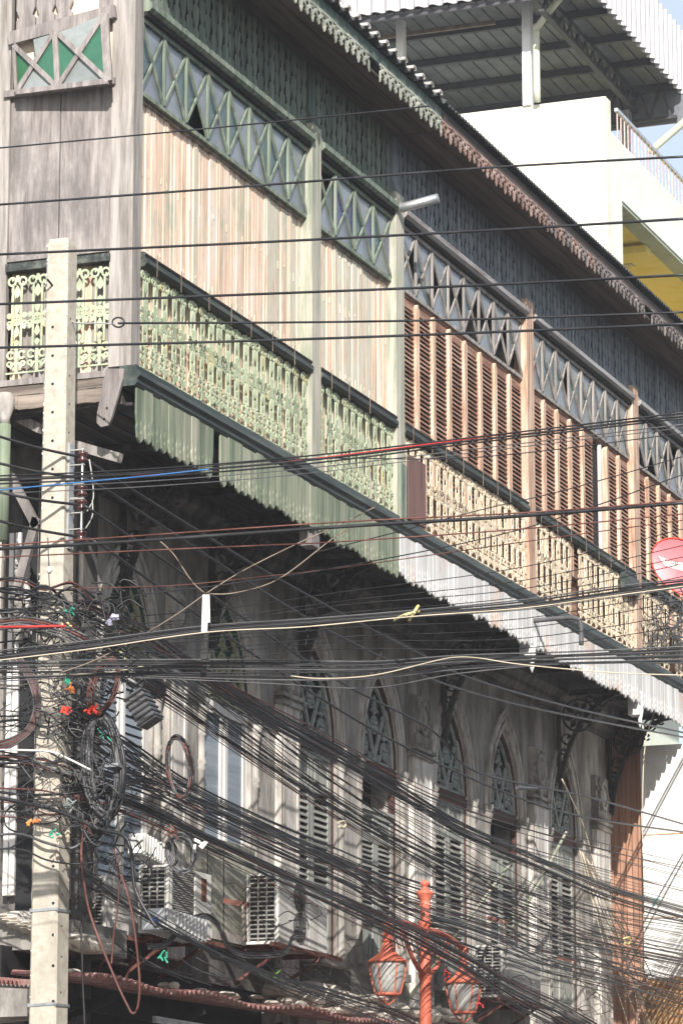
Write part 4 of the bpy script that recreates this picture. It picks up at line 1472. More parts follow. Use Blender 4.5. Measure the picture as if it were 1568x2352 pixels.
# five thick wires high across the street
hi = [((( -20, 341), (450, 297), (800, 262), (985, 243)), .013, 'thin dark wire crossing the grey planks, highest of the street wires'),
      (((-20, 471), (600, 425), (1100, 386), (1590, 358)), .019, 'black wire crossing the bare planks just above the drain stub, second from the top'),
      (((-20, 585), (600, 556), (1100, 530), (1590, 501)), .021, 'thick black wire passing over the top of the concrete pole'),
      (((-20, 699), (600, 675), (1100, 655), (1590, 630)), .021, 'thick black wire crossing the iron railing, third from the pole top'),
      (((-20, 799), (600, 782), (1100, 764), (1590, 743)), .021, 'thick black wire crossing the middle of the green railing, lowest of the thick parallel wires')]
for pix, r, lb in hi: cable(jD(pix, (26, 24)), r * .5, m_cable, lb)
cable(jD([(272, 742), (320, 742), (700, 740), (1100, 733), (1590, 716)], (26.5, 25)), .009, m_cable, 'thin twisted guy wire tied to the pole by a loop')
lp = [onY(272 + 14 * math.cos(t), 740 + 11 * math.sin(t), -1.2) for t in [k * .7 for k in range(10)]]
cable(lp, .008, m_cable, 'small black wire loop hooked beside the corner post', 'wire loop', seg=3)
cable([onY(160, 735, -.9), onY(180, 742, -1.0), onY(225, 742, -1.1), onY(262, 744, -1.2)], .007, m_wire, 'silver tie wire from the pole to the black loop', 'wire')
cable([onY(157, 640, -.83), onY(161, 700, -.83), onY(160, 735, -.83), onY(168, 765, -.83), onY(176, 790, -.83)], .007, m_whitep, 'white string dangling at the right edge of the pole', 'string')
# mid height crossing bundle
GA = 'cables crossing at railing height'
for k, (dy0, dy1, mm, r) in enumerate(((0, 0, m_cable, .016), (-10, -7, m_cable, .012), (8, 6, m_cable, .013), (18, 20, m_cable2, .008), (30, 28, m_cable2, .007), (-4, 40, m_cable, .008))):
    cable(jD([(-20, 1104 + dy0), (330, 1088 + dy0), (700, 1058 + dy0), (1100, 1010 + dy1), (1590, 952 + dy1)], (27, 25)), r * CS, mm, 'one of the black cables crossing the valance just above the red cable', 'cable', GA)
cable(jD([(300, 1092), (500, 1077), (700, 1056), (1000, 1018), (1250, 985)], (26.9, 25.4)), .010 * CS, m_cred, 'bright red cable slanting over the green valance')
cable(jD([(-20, 1128), (120, 1114), (330, 1094), (480, 1078)], (26.8, 26)), .011 * CS, m_cblue, 'bright blue cable crossing the concrete pole')
cable(jD([(-20, 1262), (300, 1244), (784, 1210), (1200, 1185), (1590, 1153)], (26.6, 25)), .026 * CS, m_cable, 'thickest black cable crossing the pole below the insulators')
cable(jD([(-20, 1254), (300, 1232), (784, 1199), (1200, 1178), (1590, 1149)], (26.4, 24.9)), .011 * CS, m_cbrown, 'reddish brown cable riding on top of the thickest black cable')
cable(jD([(-20, 1281), (300, 1266), (600, 1253), (784, 1244), (1200, 1215), (1590, 1178)], (26.4, 24.9)), .010 * CS, m_cbrown, 'rusty red wire just below the thickest black cable')
cable(jD([(160, 1352), (400, 1345), (600, 1325), (784, 1304), (1200, 1245), (1590, 1192)], (28, 26)), .008 * CS, m_cbrown, 'thin reddish wire rising from the twisted lashing right of the pole')
cable(jD([(170, 1378), (250, 1380), (330, 1365), (500, 1345), (784, 1302), (1200, 1215), (1590, 1082)], (28, 26)), .009 * CS, m_cable, 'black twisted wire rising past the tagged bundle')
cable(jD([(720, 1270), (900, 1225), (1100, 1172), (1300, 1125), (1590, 1042)], (27, 26)), .008 * CS, m_cable, 'thin black wire climbing across the louvres to the right edge')
GB = 'thin wires over the dark balcony underside'
for k in range(9):
    y0 = 1420 + k * 13 + U(-4, 4); y1 = 1215 + k * 27 + U(-6, 6)
    cable(jD([(150, y0 + 8), (500, y0 - 20 + k * 1.5), (800, y0 - 62 + k * 4), (1200, (y0 + y1) / 2 - 12 + k * 3), (1590, y1)], (28, 25.5)), .0065 * CS, m_cable, 'one of the thin grey wires fanning out over the dark balcony underside', 'cable', GB)
# tagged bundle
GC = 'cables of the bundle with the white tag'
for k, (dy, mm, r) in enumerate(((0, m_cable, .016), (-7, m_cable, .013), (7, m_cable, .013), (-12, m_cable2, .010), (3, m_cable2, .012), (11, m_cable2, .008))):
    cable(jD([(-20, 1508 + dy), (200, 1482 + dy * .8), (470, 1446 + dy * .7), (700, 1428 + dy * .5), (940, 1410 + dy * .6), (1200, 1390 + dy), (1400, 1362 + dy * 1.1), (1590, 1338 + dy * .8)], (26.5, 25)), r * CS, mm, 'one of the black cables bundled with the white tag', 'cable', GC)
cable(jD([(-20, 1519), (200, 1492), (470, 1453), (700, 1440), (940, 1417), (1200, 1397), (1400, 1370), (1590, 1344)], (26.2, 24.8)), .008 * CS, m_ccream, 'cream cable under the tagged black bundle')
# flat wavy bundle
GD = 'cables of the wavy level bundle'
for k in range(13):
    dy = -8 + k * 4.6
    sg_ = U(2, 26) * (k / 12)
    mm = m_cable if k % 3 else m_cable2
    cable(jD([(-20, 1527 + dy * .8 + U(-4, 4)), (250, 1525 + dy * .7 + U(-5, 5)), (600, 1523 + dy * .8 + sg_ * .5 + U(-4, 4)), (850, 1521 + dy * .7 + sg_ + U(-5, 5)), (1050, 1510 + dy * .5 + sg_ * .6), (1300, 1505 + dy * .5 + U(-4, 4)), (1590, 1490 + dy * .7)], (26.8, 25.2)), U(.008, .014) * CS, mm, 'one of the dark cables in the wavy level bundle above the arches', 'cable', GD)
cable(jD([(668, 1553), (740, 1559), (860, 1551), (1000, 1518), (1048, 1510), (1100, 1512), (1200, 1527), (1400, 1545), (1590, 1552)], (26, 25)), .008 * CS, m_ccream, 'cream wire sagging below the wavy bundle')
cable(jD([(-20, 1576), (60, 1572), (150, 1552), (250, 1545), (330, 1530)], (27, 26.6)), .008 * CS, m_ccream, 'cream wire crossing the lower pole near the wavy bundle')
# tan wires knotted at the tag
KN = (472, 1364)
for pix, lb in ((((362, 1238), (400, 1275), (440, 1335), KN), 'tan wire dropping steeply to the white tag'),
                ((KN, (560, 1310), (680, 1250), (780, 1205), (860, 1165)), 'tan wire rising to the right from the white tag'),
                ((KN, (540, 1362), (640, 1330), (760, 1240), (800, 1215)), 'lower tan wire sagging to the right of the white tag'),
                ((KN, (400, 1415), (300, 1475), (210, 1520), (140, 1545)), 'tan wire running down left from the white tag to the pole')):
    cable(jD(pix, 26.3), .009 * CS, m_ctan, lb)
tg = MB()
p0, p1 = atD(472, 1366, 26), atD(469, 1452, 26)
tg.obb(p0, p1, .045, .008, Dv)
tg.obb(p0 + Rv * .015, atD(478, 1430, 26), .03, .010, Dv)
tag(tg.build('cable_tag', m_whitep, None), 'white plastic tag hanging on the bundle left of centre', 'tag')
tg = MB().tube(spline([atD(940, 1425, 25.6), atD(950, 1408, 25.5), atD(960, 1392, 25.6)], 3), .012).tube(spline([atD(905, 1425, 25.7), atD(930, 1412, 25.5), atD(962, 1405, 25.6)], 3), .010)
tag(tg.build('cable_tie', m_yellowp, None), 'cream rag tie knotted round the tagged bundle near the middle', 'tie')

# insulator lines running along the street
ins_l = [([(192, 1052), (310, 1129), (560, 1284), (784, 1410), (957, 1499), (1084, 1560), (1330, 1630), (1600, 1690)], 'topmost insulator wire running right under the balcony'),
         ([(192, 1100), (250, 1129), (540, 1319), (700, 1417), (784, 1464), (999, 1564), (1234, 1629), (1600, 1700)], 'second insulator wire running right under the balcony'),
         ([(192, 1160), (212, 1174), (380, 1290), (565, 1424), (784, 1569), (989, 1676), (1094, 1774), (1349, 1831), (1600, 1903)], 'insulator wire that passes over the arches with a splice'),
         ([(192, 1233), (235, 1254), (330, 1324), (590, 1509), (784, 1634), (934, 1718), (1134, 1811), (1334, 1876), (1600, 1916)], 'lowest insulator wire sagging across the arches')]
for pix, lb in ins_l:
    P = jX(pix, .12)
    P[0] = onY(pix[0][0], pix[0][1], PY)
    cable(P, .013, m_cable, lb)
tag(MB().tube([onX(1186, 1796 + 14, .12), onX(1232, 1812, .12)], .022, 8).build('cable_splice', m_cable2, None), 'grey sleeve splice on the insulator wire above the last arch', 'splice')
for k, (a, b) in enumerate((((-20, 997), (186, 1050)), ((-20, 1060), (186, 1098)), ((-20, 1127), (186, 1160)), ((-20, 1192), (186, 1234)))):
    cable([onY(*a, -1.6), onY((a[0] + b[0]) / 2, (a[1] + b[1]) / 2 + 4, -1.3), onY(*b, PY)], .013, m_cable,
          ('highest', 'second', 'third', 'lowest')[k] + ' of the four black wires reaching the insulators from the left')
for pix in ([(205, 1055), (212, 1100), (214, 1145), (200, 1175)], [(212, 1150), (212, 1185), (196, 1215)]):
    cable([onY(a, b, PY - .03) for a, b in pix], .006, m_wire, 'pale jumper wire bowed beside the insulator rack', 'wire', 'jumper wires on the insulator rack')

# the great fan of communication cables
fans = [
    ('fan1', [(215, 1395), (330, 1462), (470, 1558), (640, 1662), (784, 1741), (909, 1816), (1034, 1892), (1134, 1939), (1284, 2004), (1409, 2054), (1600, 2108)], 26, 30, 16, .2),
    ('fan2', [(230, 1470), (380, 1578), (560, 1708), (784, 1859), (984, 1972), (1134, 2040), (1284, 2095), (1409, 2135), (1600, 2172)], 26, 60, 45, .1),
    ('fan3', [(190, 1640), (300, 1740), (430, 1830), (600, 1915), (784, 1994), (934, 2060), (1134, 2124), (1284, 2184), (1600, 2256)], 24, 64, 50, .1),
    ('fan4', [(180, 1810), (320, 1860), (480, 1935), (640, 2010), (784, 2074), (934, 2144), (1084, 2224), (1184, 2284), (1284, 2334), (1370, 2385)], 32, 36, 34, .62),
    ('fan5', [(200, 1740), (360, 1800), (520, 1870), (784, 1994), (934, 2090), (1084, 2144), (1234, 2196), (1409, 2236), (1600, 2296)], 20, 44, 46, .5),
    ('fan6', [(190, 2000), (350, 2112), (500, 2190), (640, 2250), (760, 2290), (900, 2340), (980, 2380)], 12, 24, 26, .35),
    ('fan7', [(250, 1430), (480, 1560), (700, 1740), (900, 1880), (1100, 2010), (1300, 2150), (1500, 2270), (1600, 2320)], 8, 80, 90, .25),
    ('fan8', [(300, 1480), (480, 1590), (700, 1700), (950, 1840), (1150, 1920), (1400, 1990), (1600, 2040)], 12, 44, 50, .3),
]
LBL = {'fan1': ('one of the black cables in the uppermost tight fan passing in front of the arches', 'cables of the uppermost fan'),
       'fan2': ('one of the black cables in the broad fan below the uppermost one', 'cables of the second fan'),
       'fan3': ('one of the black cables crossing the middle of the grey shutters', 'cables across the shutters'),
       'fan4': ('one of the black cables in the thick bundle draped over the orange lamp', 'cables draped over the lamp'),
       'fan5': ('one of the black cables passing just above the orange lamp', 'cables just above the lamp'),
       'fan6': ('one of the black cables sagging low over the red awning', 'cables over the awning'),
       'fan7': ('one of the steep stray black cables cutting down across the other fans', 'steep stray cables'),
       'fan8': ('one of the loosely spaced black cables above the tight fan', 'loose cables above the fans')}
for key, pix, n, s0, s1, X in fans:
    for k in range(n):
        g_ = 2 * (k + .5) / n - 1
        o0 = U(-s0, s0)
        o1 = s1 * (g_ * 1.25 + U(-.22, .22))
        om = s1 * (g_ * .8 + U(-.35, .35))
        Xj = X + U(-.12, .12)
        P = []
        m_ = len(pix)
        ph, am = U(0, 6), U(1, 5)
        for i, (a, b) in enumerate(pix):
            t = i / (m_ - 1)
            off = o0 * (1 - t) ** 2 + om * 2 * t * (1 - t) + o1 * t * t + am * math.sin(ph + t * U(4.6, 5.4))
            xx = max(-.85, Xj - .55 * (1 - t) ** 3)
            P.append(onX(a, b + off, xx))
        P[0] = onY(pix[0][0] - U(0, 45), pix[0][1] + o0 * .7, PY - U(-.15, .2))
        mm = random.choices([m_cable, m_cable2, m_cbrown, m_cpurple], [34, 2, 4, 2 if key == 'fan1' else 0])[0]
        r = random.choices([.0033, .0046, .006, .0095], [4, 6, 3, 1])[0]
        lb, gp = LBL[key]
        cable(P, r, mm, lb, 'cable', gp)

# rope like hanging drop loops
cable([onY(a, b, -1.15) for a, b in ((200, 1885), (187, 1945), (192, 2020), (210, 2110), (262, 2244), (290, 2305), (305, 2329), (317, 2310), (320, 2244), (305, 2110), (285, 2030), (262, 1985))], .011, m_cbrown, 'long brown cable loop hanging below the pole tangle')
cable([onY(a, b, -1.1) for a, b in ((262, 1950), (274, 2010), (270, 2090), (262, 2140), (258, 2190), (256, 2215))], .008, m_cbrown, 'brown wire hanging straight down beside the long loop')
cable([onY(a, b, -.7) for a, b in ((181, 1945), (186, 2100), (190, 2250), (196, 2385))], .008, m_cable, 'thin black wire hanging vertically along the right side of the pole')
for k in range(3):
    cable([onX(a, b + k * 5, -.3) for a, b in ((340, 2170), (380, 2165), (430, 2115), (470, 2100), (500, 2120), (520, 2165), (560, 2190), (650, 2185), (672, 2150), (700, 2145))], .010, m_cable2 if k else m_cable, 'one of the grey cables looping between the two big air conditioners', 'cable', 'cables looping between air conditioners')
# pale cable arc at the left
cable([onY(a, b, -1.2) for a, b in ((-20, 1722), (60, 1724), (120, 1728), (160, 1745), (210, 1770))], .009, m_whitep, 'white cable arching over the lower pole')
cable([onY(a, b, -1.25) for a, b in ((-20, 1830), (80, 1850), (150, 1870), (230, 1905), (280, 1918), (300, 1950), (310, 2040), (345, 2110), (360, 2130))], .017, m_cable, 'thick black cable snaking from the left into the silver amplifier box')
# vertical tan wires at the far right
for pix, lb in (([(1505, 1625), (1480, 1720), (1475, 1900), (1478, 2100)], 'tan wire hanging beside the white signboard'),
                ([(1290, 1790), (1340, 1900), (1370, 2010), (1420, 2160), (1470, 2300)], 'slanting tan wire in front of the brown cladding')):
    cable([onX(a, b, -.1) for a, b in pix], .008, m_ccream, lb)
for k in range(12):
    cable([onX(1330 + k * 3, 1950 + k * 4, -.6), onX(1365 + k * 5 + U(-8, 8), 2100, -.5), onX(1410 + k * 7 + U(-14, 14), 2230, -.4), onX(1440 + k * 9 + U(-20, 20), 2380, -.3)], .0065, random.choice([m_ctan, m_ctan, m_ccream, m_cable]), 'one of the tan wires bunched down the last pilaster', 'wire', 'tan wires on the last pilaster')

# steep twisted guys and shadows casters on left of pole
GL = 'cables entering from the left of the pole'
for k in range(38):
    y0 = random.choice([U(1325, 1370), U(1395, 1440), U(1560, 1680), U(1720, 1760), U(1780, 1960)])
    cable([onY(-20, y0, -1.1 + U(-.2, .2)), onY(50, y0 + U(-8, 14), -1.1), onY(105, y0 + U(-10, 25), -1.15), onY(165, y0 + U(-10, 45), -1.1 + U(-.1, .1)), onY(210 + U(-20, 30), y0 + U(0, 70), -1.0)], random.choice([.006, .008, .012]), random.choice([m_cable, m_cable, m_cable2, m_cable, m_cbrown]), 'one of the black cables running into the pole tangle from the left', 'cable', GL, seg=5)
for k in range(5):
    cable([onY(-20, 1455 - k * 0 + k * 6 - 30, -1.3), onY(60, 1440 + k * 6 - 22, -1.3), onY(140, 1455 + k * 7 - 20, -1.3), onY(200, 1462 + k * 8, -1.2)], .009, m_cbrown if k == 1 else m_cable2, 'one of the twisted grey lashings left of the pole', 'cable', 'twisted lashings')
cable([onY(-20, 1441, -1.35), onY(60, 1440, -1.35), onY(150, 1438, -1.3)], .011, m_cred, 'straight red cable entering left of the pole')
GR = 'curved brown and black loops left of the pole'
for k in range(7):
    d_ = k * 4
    cable([onY(20 + d_, 1505, -1.2), onY(62 + d_ * .9, 1560, -1.2), onY(78 + d_ * .6, 1620, -1.2), onY(62 + d_ * .6, 1670 + d_ * .3, -1.2), onY(25, 1695 + d_ * .9, -1.2), onY(-20, 1705 + d_, -1.2)], .008, m_cbrown if k % 2 else m_cable2, 'one of the curved brown and black loops at the left edge', 'cable', GR)

# tangle round the pole
tq = MB()
for k in range(165):
    z = random.choices([U(1340, 1480), U(1480, 1600), U(1600, 1740), U(1740, 1900), U(1900, 2010)], [5, 5, 4, 5, 2])[0]
    cx = U(30, 300) if z < 1900 else U(180, 330)
    cy = z
    rx_, ry_ = U(12, 60), U(8, 45)
    a0 = U(0, 6.28); sw = U(1.5, 5.5)
    yy_ = PY - (U(-.3, .35) if cx < 185 else U(-.5, .0))
    ppx = [(cx + rx_ * math.cos(a0 + sw * t / 5) + U(-6, 6), cy + ry_ * math.sin(a0 + sw * t / 5) + t * U(-3, 6)) for t in range(6)]
    tq.tube(spline([onY(a, b, yy_ + .03 * i_) for i_, (a, b) in enumerate(ppx)], 3), random.choice([.004, .006, .008]), 4)
tag(tq.build('cable_tangle', m_cable, None, True), 'dense knot of loose black wires wrapped round the concrete pole', 'cables', None, 'stuff')
tq = MB()
for k in range(90):
    cx, cy = (U(70, 260), U(1400, 1900))
    a0 = U(0, 6.28)
    yy_ = PY - U(.1, .4)
    ppx = [(cx + U(8, 40) * math.cos(a0 + t * .9) + U(-6, 6), cy + U(8, 50) * math.sin(a0 + t * .9)) for t in range(5)]
    tq.tube(spline([onY(a, b, yy_) for a, b in ppx], 3), random.choice([.003, .005]), 4)
tag(tq.build('wire_tangle', m_cable2, None, True), 'looser grey wires curling in front of the pole', 'wires', None, 'stuff')
tq = MB()
for k in range(80):
    x = U(520, 1450); y = 1990 + (x - 520) * .33 + U(-30, 260)
    if y > 2360: continue
    a0 = U(0, 6.28)
    ppx = [(x + U(8, 45) * math.cos(a0 + t * .8), y + U(8, 30) * math.sin(a0 + t * .8) + t * 6) for t in range(5)]
    xx = U(-.85, .3)
    tq.tube(spline([onX(a, b, xx) for a, b in ppx], 3), random.choice([.003, .005]), 4)
tag(tq.build('stray_wire_tangle', m_cable, None, True), 'stray thin wires curling along the foot of the grey shutters', 'wires', None, 'stuff')
for k in range(26):
    x = U(200, 900); y = 2150 + (x - 200) * .18 + U(-20, 30)
    L_ = U(60, 200)
    cable([onX(x, y, -.3), onX(x + L_ * .4, y + L_ * .25 + U(-8, 14), -.2), onX(x + L_, y + L_ * .42 + U(-10, 10), -.2)], .006, random.choice([m_cable, m_cable2]), 'one of the short stray wires lying along the awning', 'wire', 'short stray wires along the awning')

# coils


def coil(cx, cy, rx_, ry_, n, r, mats, label, Y, tilt=0.0, spread=8):
    c = empty('cable_coil', onY(cx, cy + ry_, Y), label, 'coil')
    for k in range(n):
        ph = U(0, 6.28)
        e1, e2 = rx_ + U(-spread, spread), ry_ + U(-spread, spread)
        ox, oy = U(-spread, spread) * .5, U(-spread, spread) * .5
        ppx = [(cx + ox + e1 * math.cos(ph + t * 2 * math.pi / 16) + tilt * math.sin(ph + t * 2 * math.pi / 16) * ry_, cy + oy + e2 * math.sin(ph + t * 2 * math.pi / 16)) for t in range(17)]
        MB().tube(spline([onY(a, b, Y + U(-.02, .02)) for a, b in ppx], 2), r, 6, False).build('turn', random.choice(mats), c, True)
    return c


c1 = coil(236, 1760, 38, 114, 20, .0155, [m_cable, m_cable, m_cable2], 'big oval coil of thick black cable hanging right of the pole', -1.1, .06, 9)
p = onY(268, 1760, -1.13)
MB().box(p.x - .075, p.x + .045, -1.2, -1.12, p.z - .015, p.z + .015).build('strap', m_steel, c1)
coil(412, 1762, 26, 68, 8, .009, [m_cbrown, m_cable, m_cable2], 'small oval coil of brown and black cable in front of the white pier', -.9, .1, 5)
coil(240, 1575, 28, 62, 9, .009, [m_cbrown, m_cbrown, m_cable], 'brown cable loop with white ties above the big coil', -1.15, -.25, 7)
coil(222, 1870, 26, 60, 10, .010, [m_cable], 'lower black coil hanging under the big coil', -.9, -.3, 9)
coil(418, 1958, 30, 42, 5, .009, [m_cable2], 'round grey coil above the louvred air conditioner', -.75, .1, 6)
coil(395, 1960, 12, 30, 3, .006, [m_cable], 'little black coil beside the white splitter box', -.75, .1, 4)
# splice closures


def box_thing(name, label, cat, p0, p1, w, h, mat, ribs=0, upv=Vector((0, 0, 1)), ribmat=None):
    e = empty(name, p0, label, cat)
    p0, p1 = Vector(p0), Vector(p1)
    MB().obb(p0, p1, w, h, upv).build('casing', mat, e)
    t = (p1 - p0)
    for i in range(ribs):
        a = p0 + t * ((i + .5) / ribs)
        MB().obb(a - t.normalized() * .008, a + t.normalized() * .008, w * 1.12, h * 1.12, upv).build('rib', ribmat or mat, e)
    return e


box_thing('splice_closure', 'black ribbed splice closure hanging below the brown cable loop', 'closure', onY(312, 1595, -.85), onY(348, 1662, -.85), .16, .17, m_cable2, 6, ribmat=m_cable)
box_thing('splice_closure', 'smaller black closure tucked above the ribbed one', 'closure', onX(342, 1560, -.5), onX(368, 1592, -.5), .10, .12, m_cable, 5)
e = box_thing('splitter_box', 'white finned splitter box tilted above the air conditioner', 'box', onX(312, 1938, -.45), onX(362, 1965, -.45), .14, .17, m_whitep, 8)
e = box_thing('amplifier_box', 'silver finned amplifier box with blue sticker below the air conditioner', 'box', onX(352, 2112, -.35), onX(450, 2142, -.35), .22, .18, m_amp, 12)
p = onX(358, 2112, -.22)
B(p.x, p.x + .004, p.y - .1, p.y + .05, p.z - .04, p.z + .02).build('blue_sticker', m_bluep, e)
B(p.x, p.x + .004, p.y + .25, p.y + .42, p.z - .09, p.z + .05).build('label', m_whitep, e)
# bright connectors
def cluster(px, py, Y, mat, label, n=6, s=.03):
    q = MB()
    for k in range(n):
        p = onY(px + U(-9, 9), py + U(-8, 8), Y)
        q.tube([p, p + Vector((U(-.05, .05), U(-.03, .03), U(-.05, .05)))], s * U(.25, .5), 6)
    tag(q.build('connector_cluster', mat, None), label, 'connectors')


cluster(150, 1630, -1.3, m_red, 'red connector cluster on the front of the pole', 8)
cluster(207, 1630, -1.2, m_red, 'red connector cluster just right of the pole')
cluster(157, 1565, -1.3, m_greenp, 'green connectors above the orange ones on the pole')
cluster(158, 1582, -1.3, m_orangep, 'orange connectors below the green ones on the pole')
cluster(75, 1888, -1.2, m_orangep, 'faded orange connectors at the left of the lower pole', 5)
cluster(120, 1915, -1.3, m_greenp, 'dark green tie wires on the lower pole', 6, .015)
cluster(395, 1912, -.9, m_rust, 'rust coloured wire knot above the air conditioner', 14, .02)
cluster(376, 2198, -.9, m_greenp, 'turquoise tie hanging over the dark wall', 6, .02)
cluster(455, 1942, -.9, m_whitep, 'white clamps beside the grey coil', 5, .03)
cluster(148, 1915, -1.25, m_ccream, 'cream clip on the right edge of the pole', 5, .03)
cluster(258, 1420, -1.2, m_lav, 'lavender plastic bag knotted in the cables', 7, .05)
cluster(150, 1432, -1.3, m_yellowp, 'yellow tie near the top of the tangle', 4, .02)
cluster(155, 1405, -1.3, m_greenp, 'green ties at the top of the tangle', 5, .015)
cluster(160, 1850, -1.25, m_fan, 'pale turquoise shredded ties on the pole', 12, .014)
cluster(240, 1690, -1.25, m_greenp, 'green string tied to the big coil', 4, .01)
for px_, py_, lb, X in ((785, 1895, 'cream hook clamp on the cables near the middle pier', .1), (918, 2070, 'cream clamp beside the lamp finial', .35), (1409, 2057, 'cream clamp on the cables over the brown cladding', .2), (1440, 2162, 'yellowish clamp on the cables below the other clamp', .2)):
    P = [onX(px_ - 8, py_ - 5, X), onX(px_ + 4, py_ - 8, X), onX(px_ + 8, py_, X), onX(px_ + 2, py_ + 7, X), onX(px_ - 6, py_ + 4, X)]
    tag(MB().tube(spline(P, 3), .013, 6).build('cable_clamp', m_ccream if 'yell' not in lb else m_yellowp, None), lb, 'clamp')
# blue-white hanging ceramic on string
cable([onY(110, 1235, -1.3), onY(111, 1270, -1.3), onY(113, 1300, -1.3)], .005, m_cable2, 'short string hanging in front of the pole', 'string')
tag(MB().lathe(onY(113, 1308, -1.3).x, -1.3, [(.01, onY(113, 1318, -1.3).z), (.03, onY(113, 1310, -1.3).z), (.01, onY(113, 1301, -1.3).z)], 10).build('porcelain_insulator', m_whitep, None, True), 'tiny white porcelain insulator hanging on a string in front of the pole', 'insulator')

# ================================================================ AIR CONDITIONERS


def ac(pxc, pyt, pyb, X, depth, length, label, style):
    pt = onX(pxc, pyt, X); pb_ = onX(pxc, pyb, X)
    y0 = pt.y; z1, z0 = pt.z, pb_.z
    e = empty('air_conditioner', (X - depth / 2, y0 + length / 2, z0), label, 'air conditioner')
    q = MB()
    T = .02
    q.box(X - depth, X, y0, y0 + length, z1 - .025, z1)
    q.box(X - depth, X, y0, y0 + length, z0, z0 + .03)
    q.box(X - depth, X - depth + T, y0, y0 + length, z0 + .03, z1 - .025)
    q.box(X - depth + T, X, y0 + length - T, y0 + length, z0 + .03, z1 - .025)
    q.box(X - .03, X, y0 + .001, y0 + .04, z0 + .03, z1 - .025)
    q.box(X - .02, X, y0 + length * .62, y0 + length - T, z0 + .03, z1 - .025)
    q.build('casing', m_acw, e)
    B(X - depth + T, X - .025, y0 + .03, y0 + length - T, z0 + .03, z1 - .03).build('coil', m_acd, e)
    H_ = z1 - z0 - .06
    if style in (1, 3):
        n = 26 if style == 1 else 0
        for i in range(n):
            z = z0 + .05 + i * (H_ - .02) / n
            B(X - .02, X - .004, y0 + .08, y0 + length * .60, z, z + .012).build('grille_bar', m_grid, e)
        B(X - .022, X + .002, y0 + .04, y0 + .08, z0 + .03, z1 - .03).build('grille_edge', m_acw, e)
        if style == 3:
            B(X - .022, X - .001, y0 + .082, y0 + length * .618, z0 + .03, z1 - .03).build('front_panel', m_acw, e)
            for i in range(6):
                z = z0 + .12 + i * .07
                B(X - .002, X + .006, y0 + .15, y0 + length * .55, z, z + .03).build('pressed_rib', m_acw, e)
    # side grid
    for i in range(14):
        z = z0 + .05 + i * H_ / 14
        B(X - depth + .02, X - .03, y0 - .006, y0 + .004, z, z + (.012 if style != 2 else .010)).build('side_grille_bar', m_grid, e)
        if style == 2 and i % 2: continue
    for i in range(4):
        x = X - depth + .03 + i * (depth - .07) / 3
        B(x, x + .012, y0 - .009, y0 + .002, z0 + .03, z1 - .03).build('side_grille_post', m_grid, e)
    if style == 2:
        B(X - .03, X - .002, y0 + .042, y0 + length * .618, z0 + .03, z1 - .03).build('front_panel', m_acw, e)
        for cz in (z0 + H_ * .28 + .03, z0 + H_ * .76 + .03):
            cy = y0 + length * .42
            B(X - .0015, X - .0005, cy - .01, cy + .01, cz - .01, cz + .01).build('hub', m_acd, e)
            r_ = H_ * .235
            MB().ring('x', cy, cz, r_, .02, X - .0015, X + .002, 24).build('fan_opening', m_acd, e)
            for k in range(5):
                MB().petal('x', cy, cz, k * 1.257, .02, r_ * .92, r_ * .3, X + .003, X + .005).build('fan_blade', m_cable2, e)
            for k in range(7):
                rr = r_ * (k + 1) / 7
                MB().ring('x', cy, cz, rr, rr - .005, X + .010, X + .016, 24).build('guard_ring', m_cable2, e)
            for k in range(6):
                MB().bar('x', cy, cz, cy + r_ * math.cos(k * 1.047), cz + r_ * math.sin(k * 1.047), .006, X + .016, X + .020).build('guard_spoke', m_cable2, e)
    # brackets
    for dy in (.12, length - .16):
        MB().box(WX, X + .06, y0 + dy, y0 + dy + .05, z0 - .05, z0 - .002).build('bracket_arm', m_rust, e)
        MB().obb((X - .02, y0 + dy + .025, z0 - .05), (WX, y0 + dy + .025, z0 - .35), .03, .03).build('bracket_strut', m_rust, e)
    B(X + .01, X + .05, y0 - .25, y0 + length + .3, z0 - .045, z0 - .004).build('bracket_rail', m_rust, e)
    return e


e = ac(388, 1985, 2142, -.62, .30, .98, 'grey white air conditioner with wide horizontal front grille, nearest the pole', 1)
p = onX(462, 2030, -.62)
B(-.62, -.615, p.y, p.y + .12, p.z - .16, p.z + .05).build('rust_patch', m_rust, e)
e = ac(640, 2005, 2168, -.60, .34, 1.3, 'off white twin fan air conditioner on a long rusty bracket', 2)
e = ac(1155, 2170, 2290, -.60, .36, 1.4, 'off white air conditioner with ribbed casing right of the lamp post', 3)
p = onX(1232, 2235, -.6)
e2 = ac(245, 2010, 2140, -.95, .30, .9, 'half hidden grey air conditioner casing just behind the pole', 3)
# green boarded panel behind the second unit
B(WX + .03, WX + .06, 3.2, 5.2, 4.75, 5.75).build('green_panel', m_postgreen, h1)
for y in (3.2, 3.6, 4.0, 4.4):
    B(WX + .062, WX + .066, y, y + .012, 4.75, 5.75).build('panel_joint', m_dark, h1)
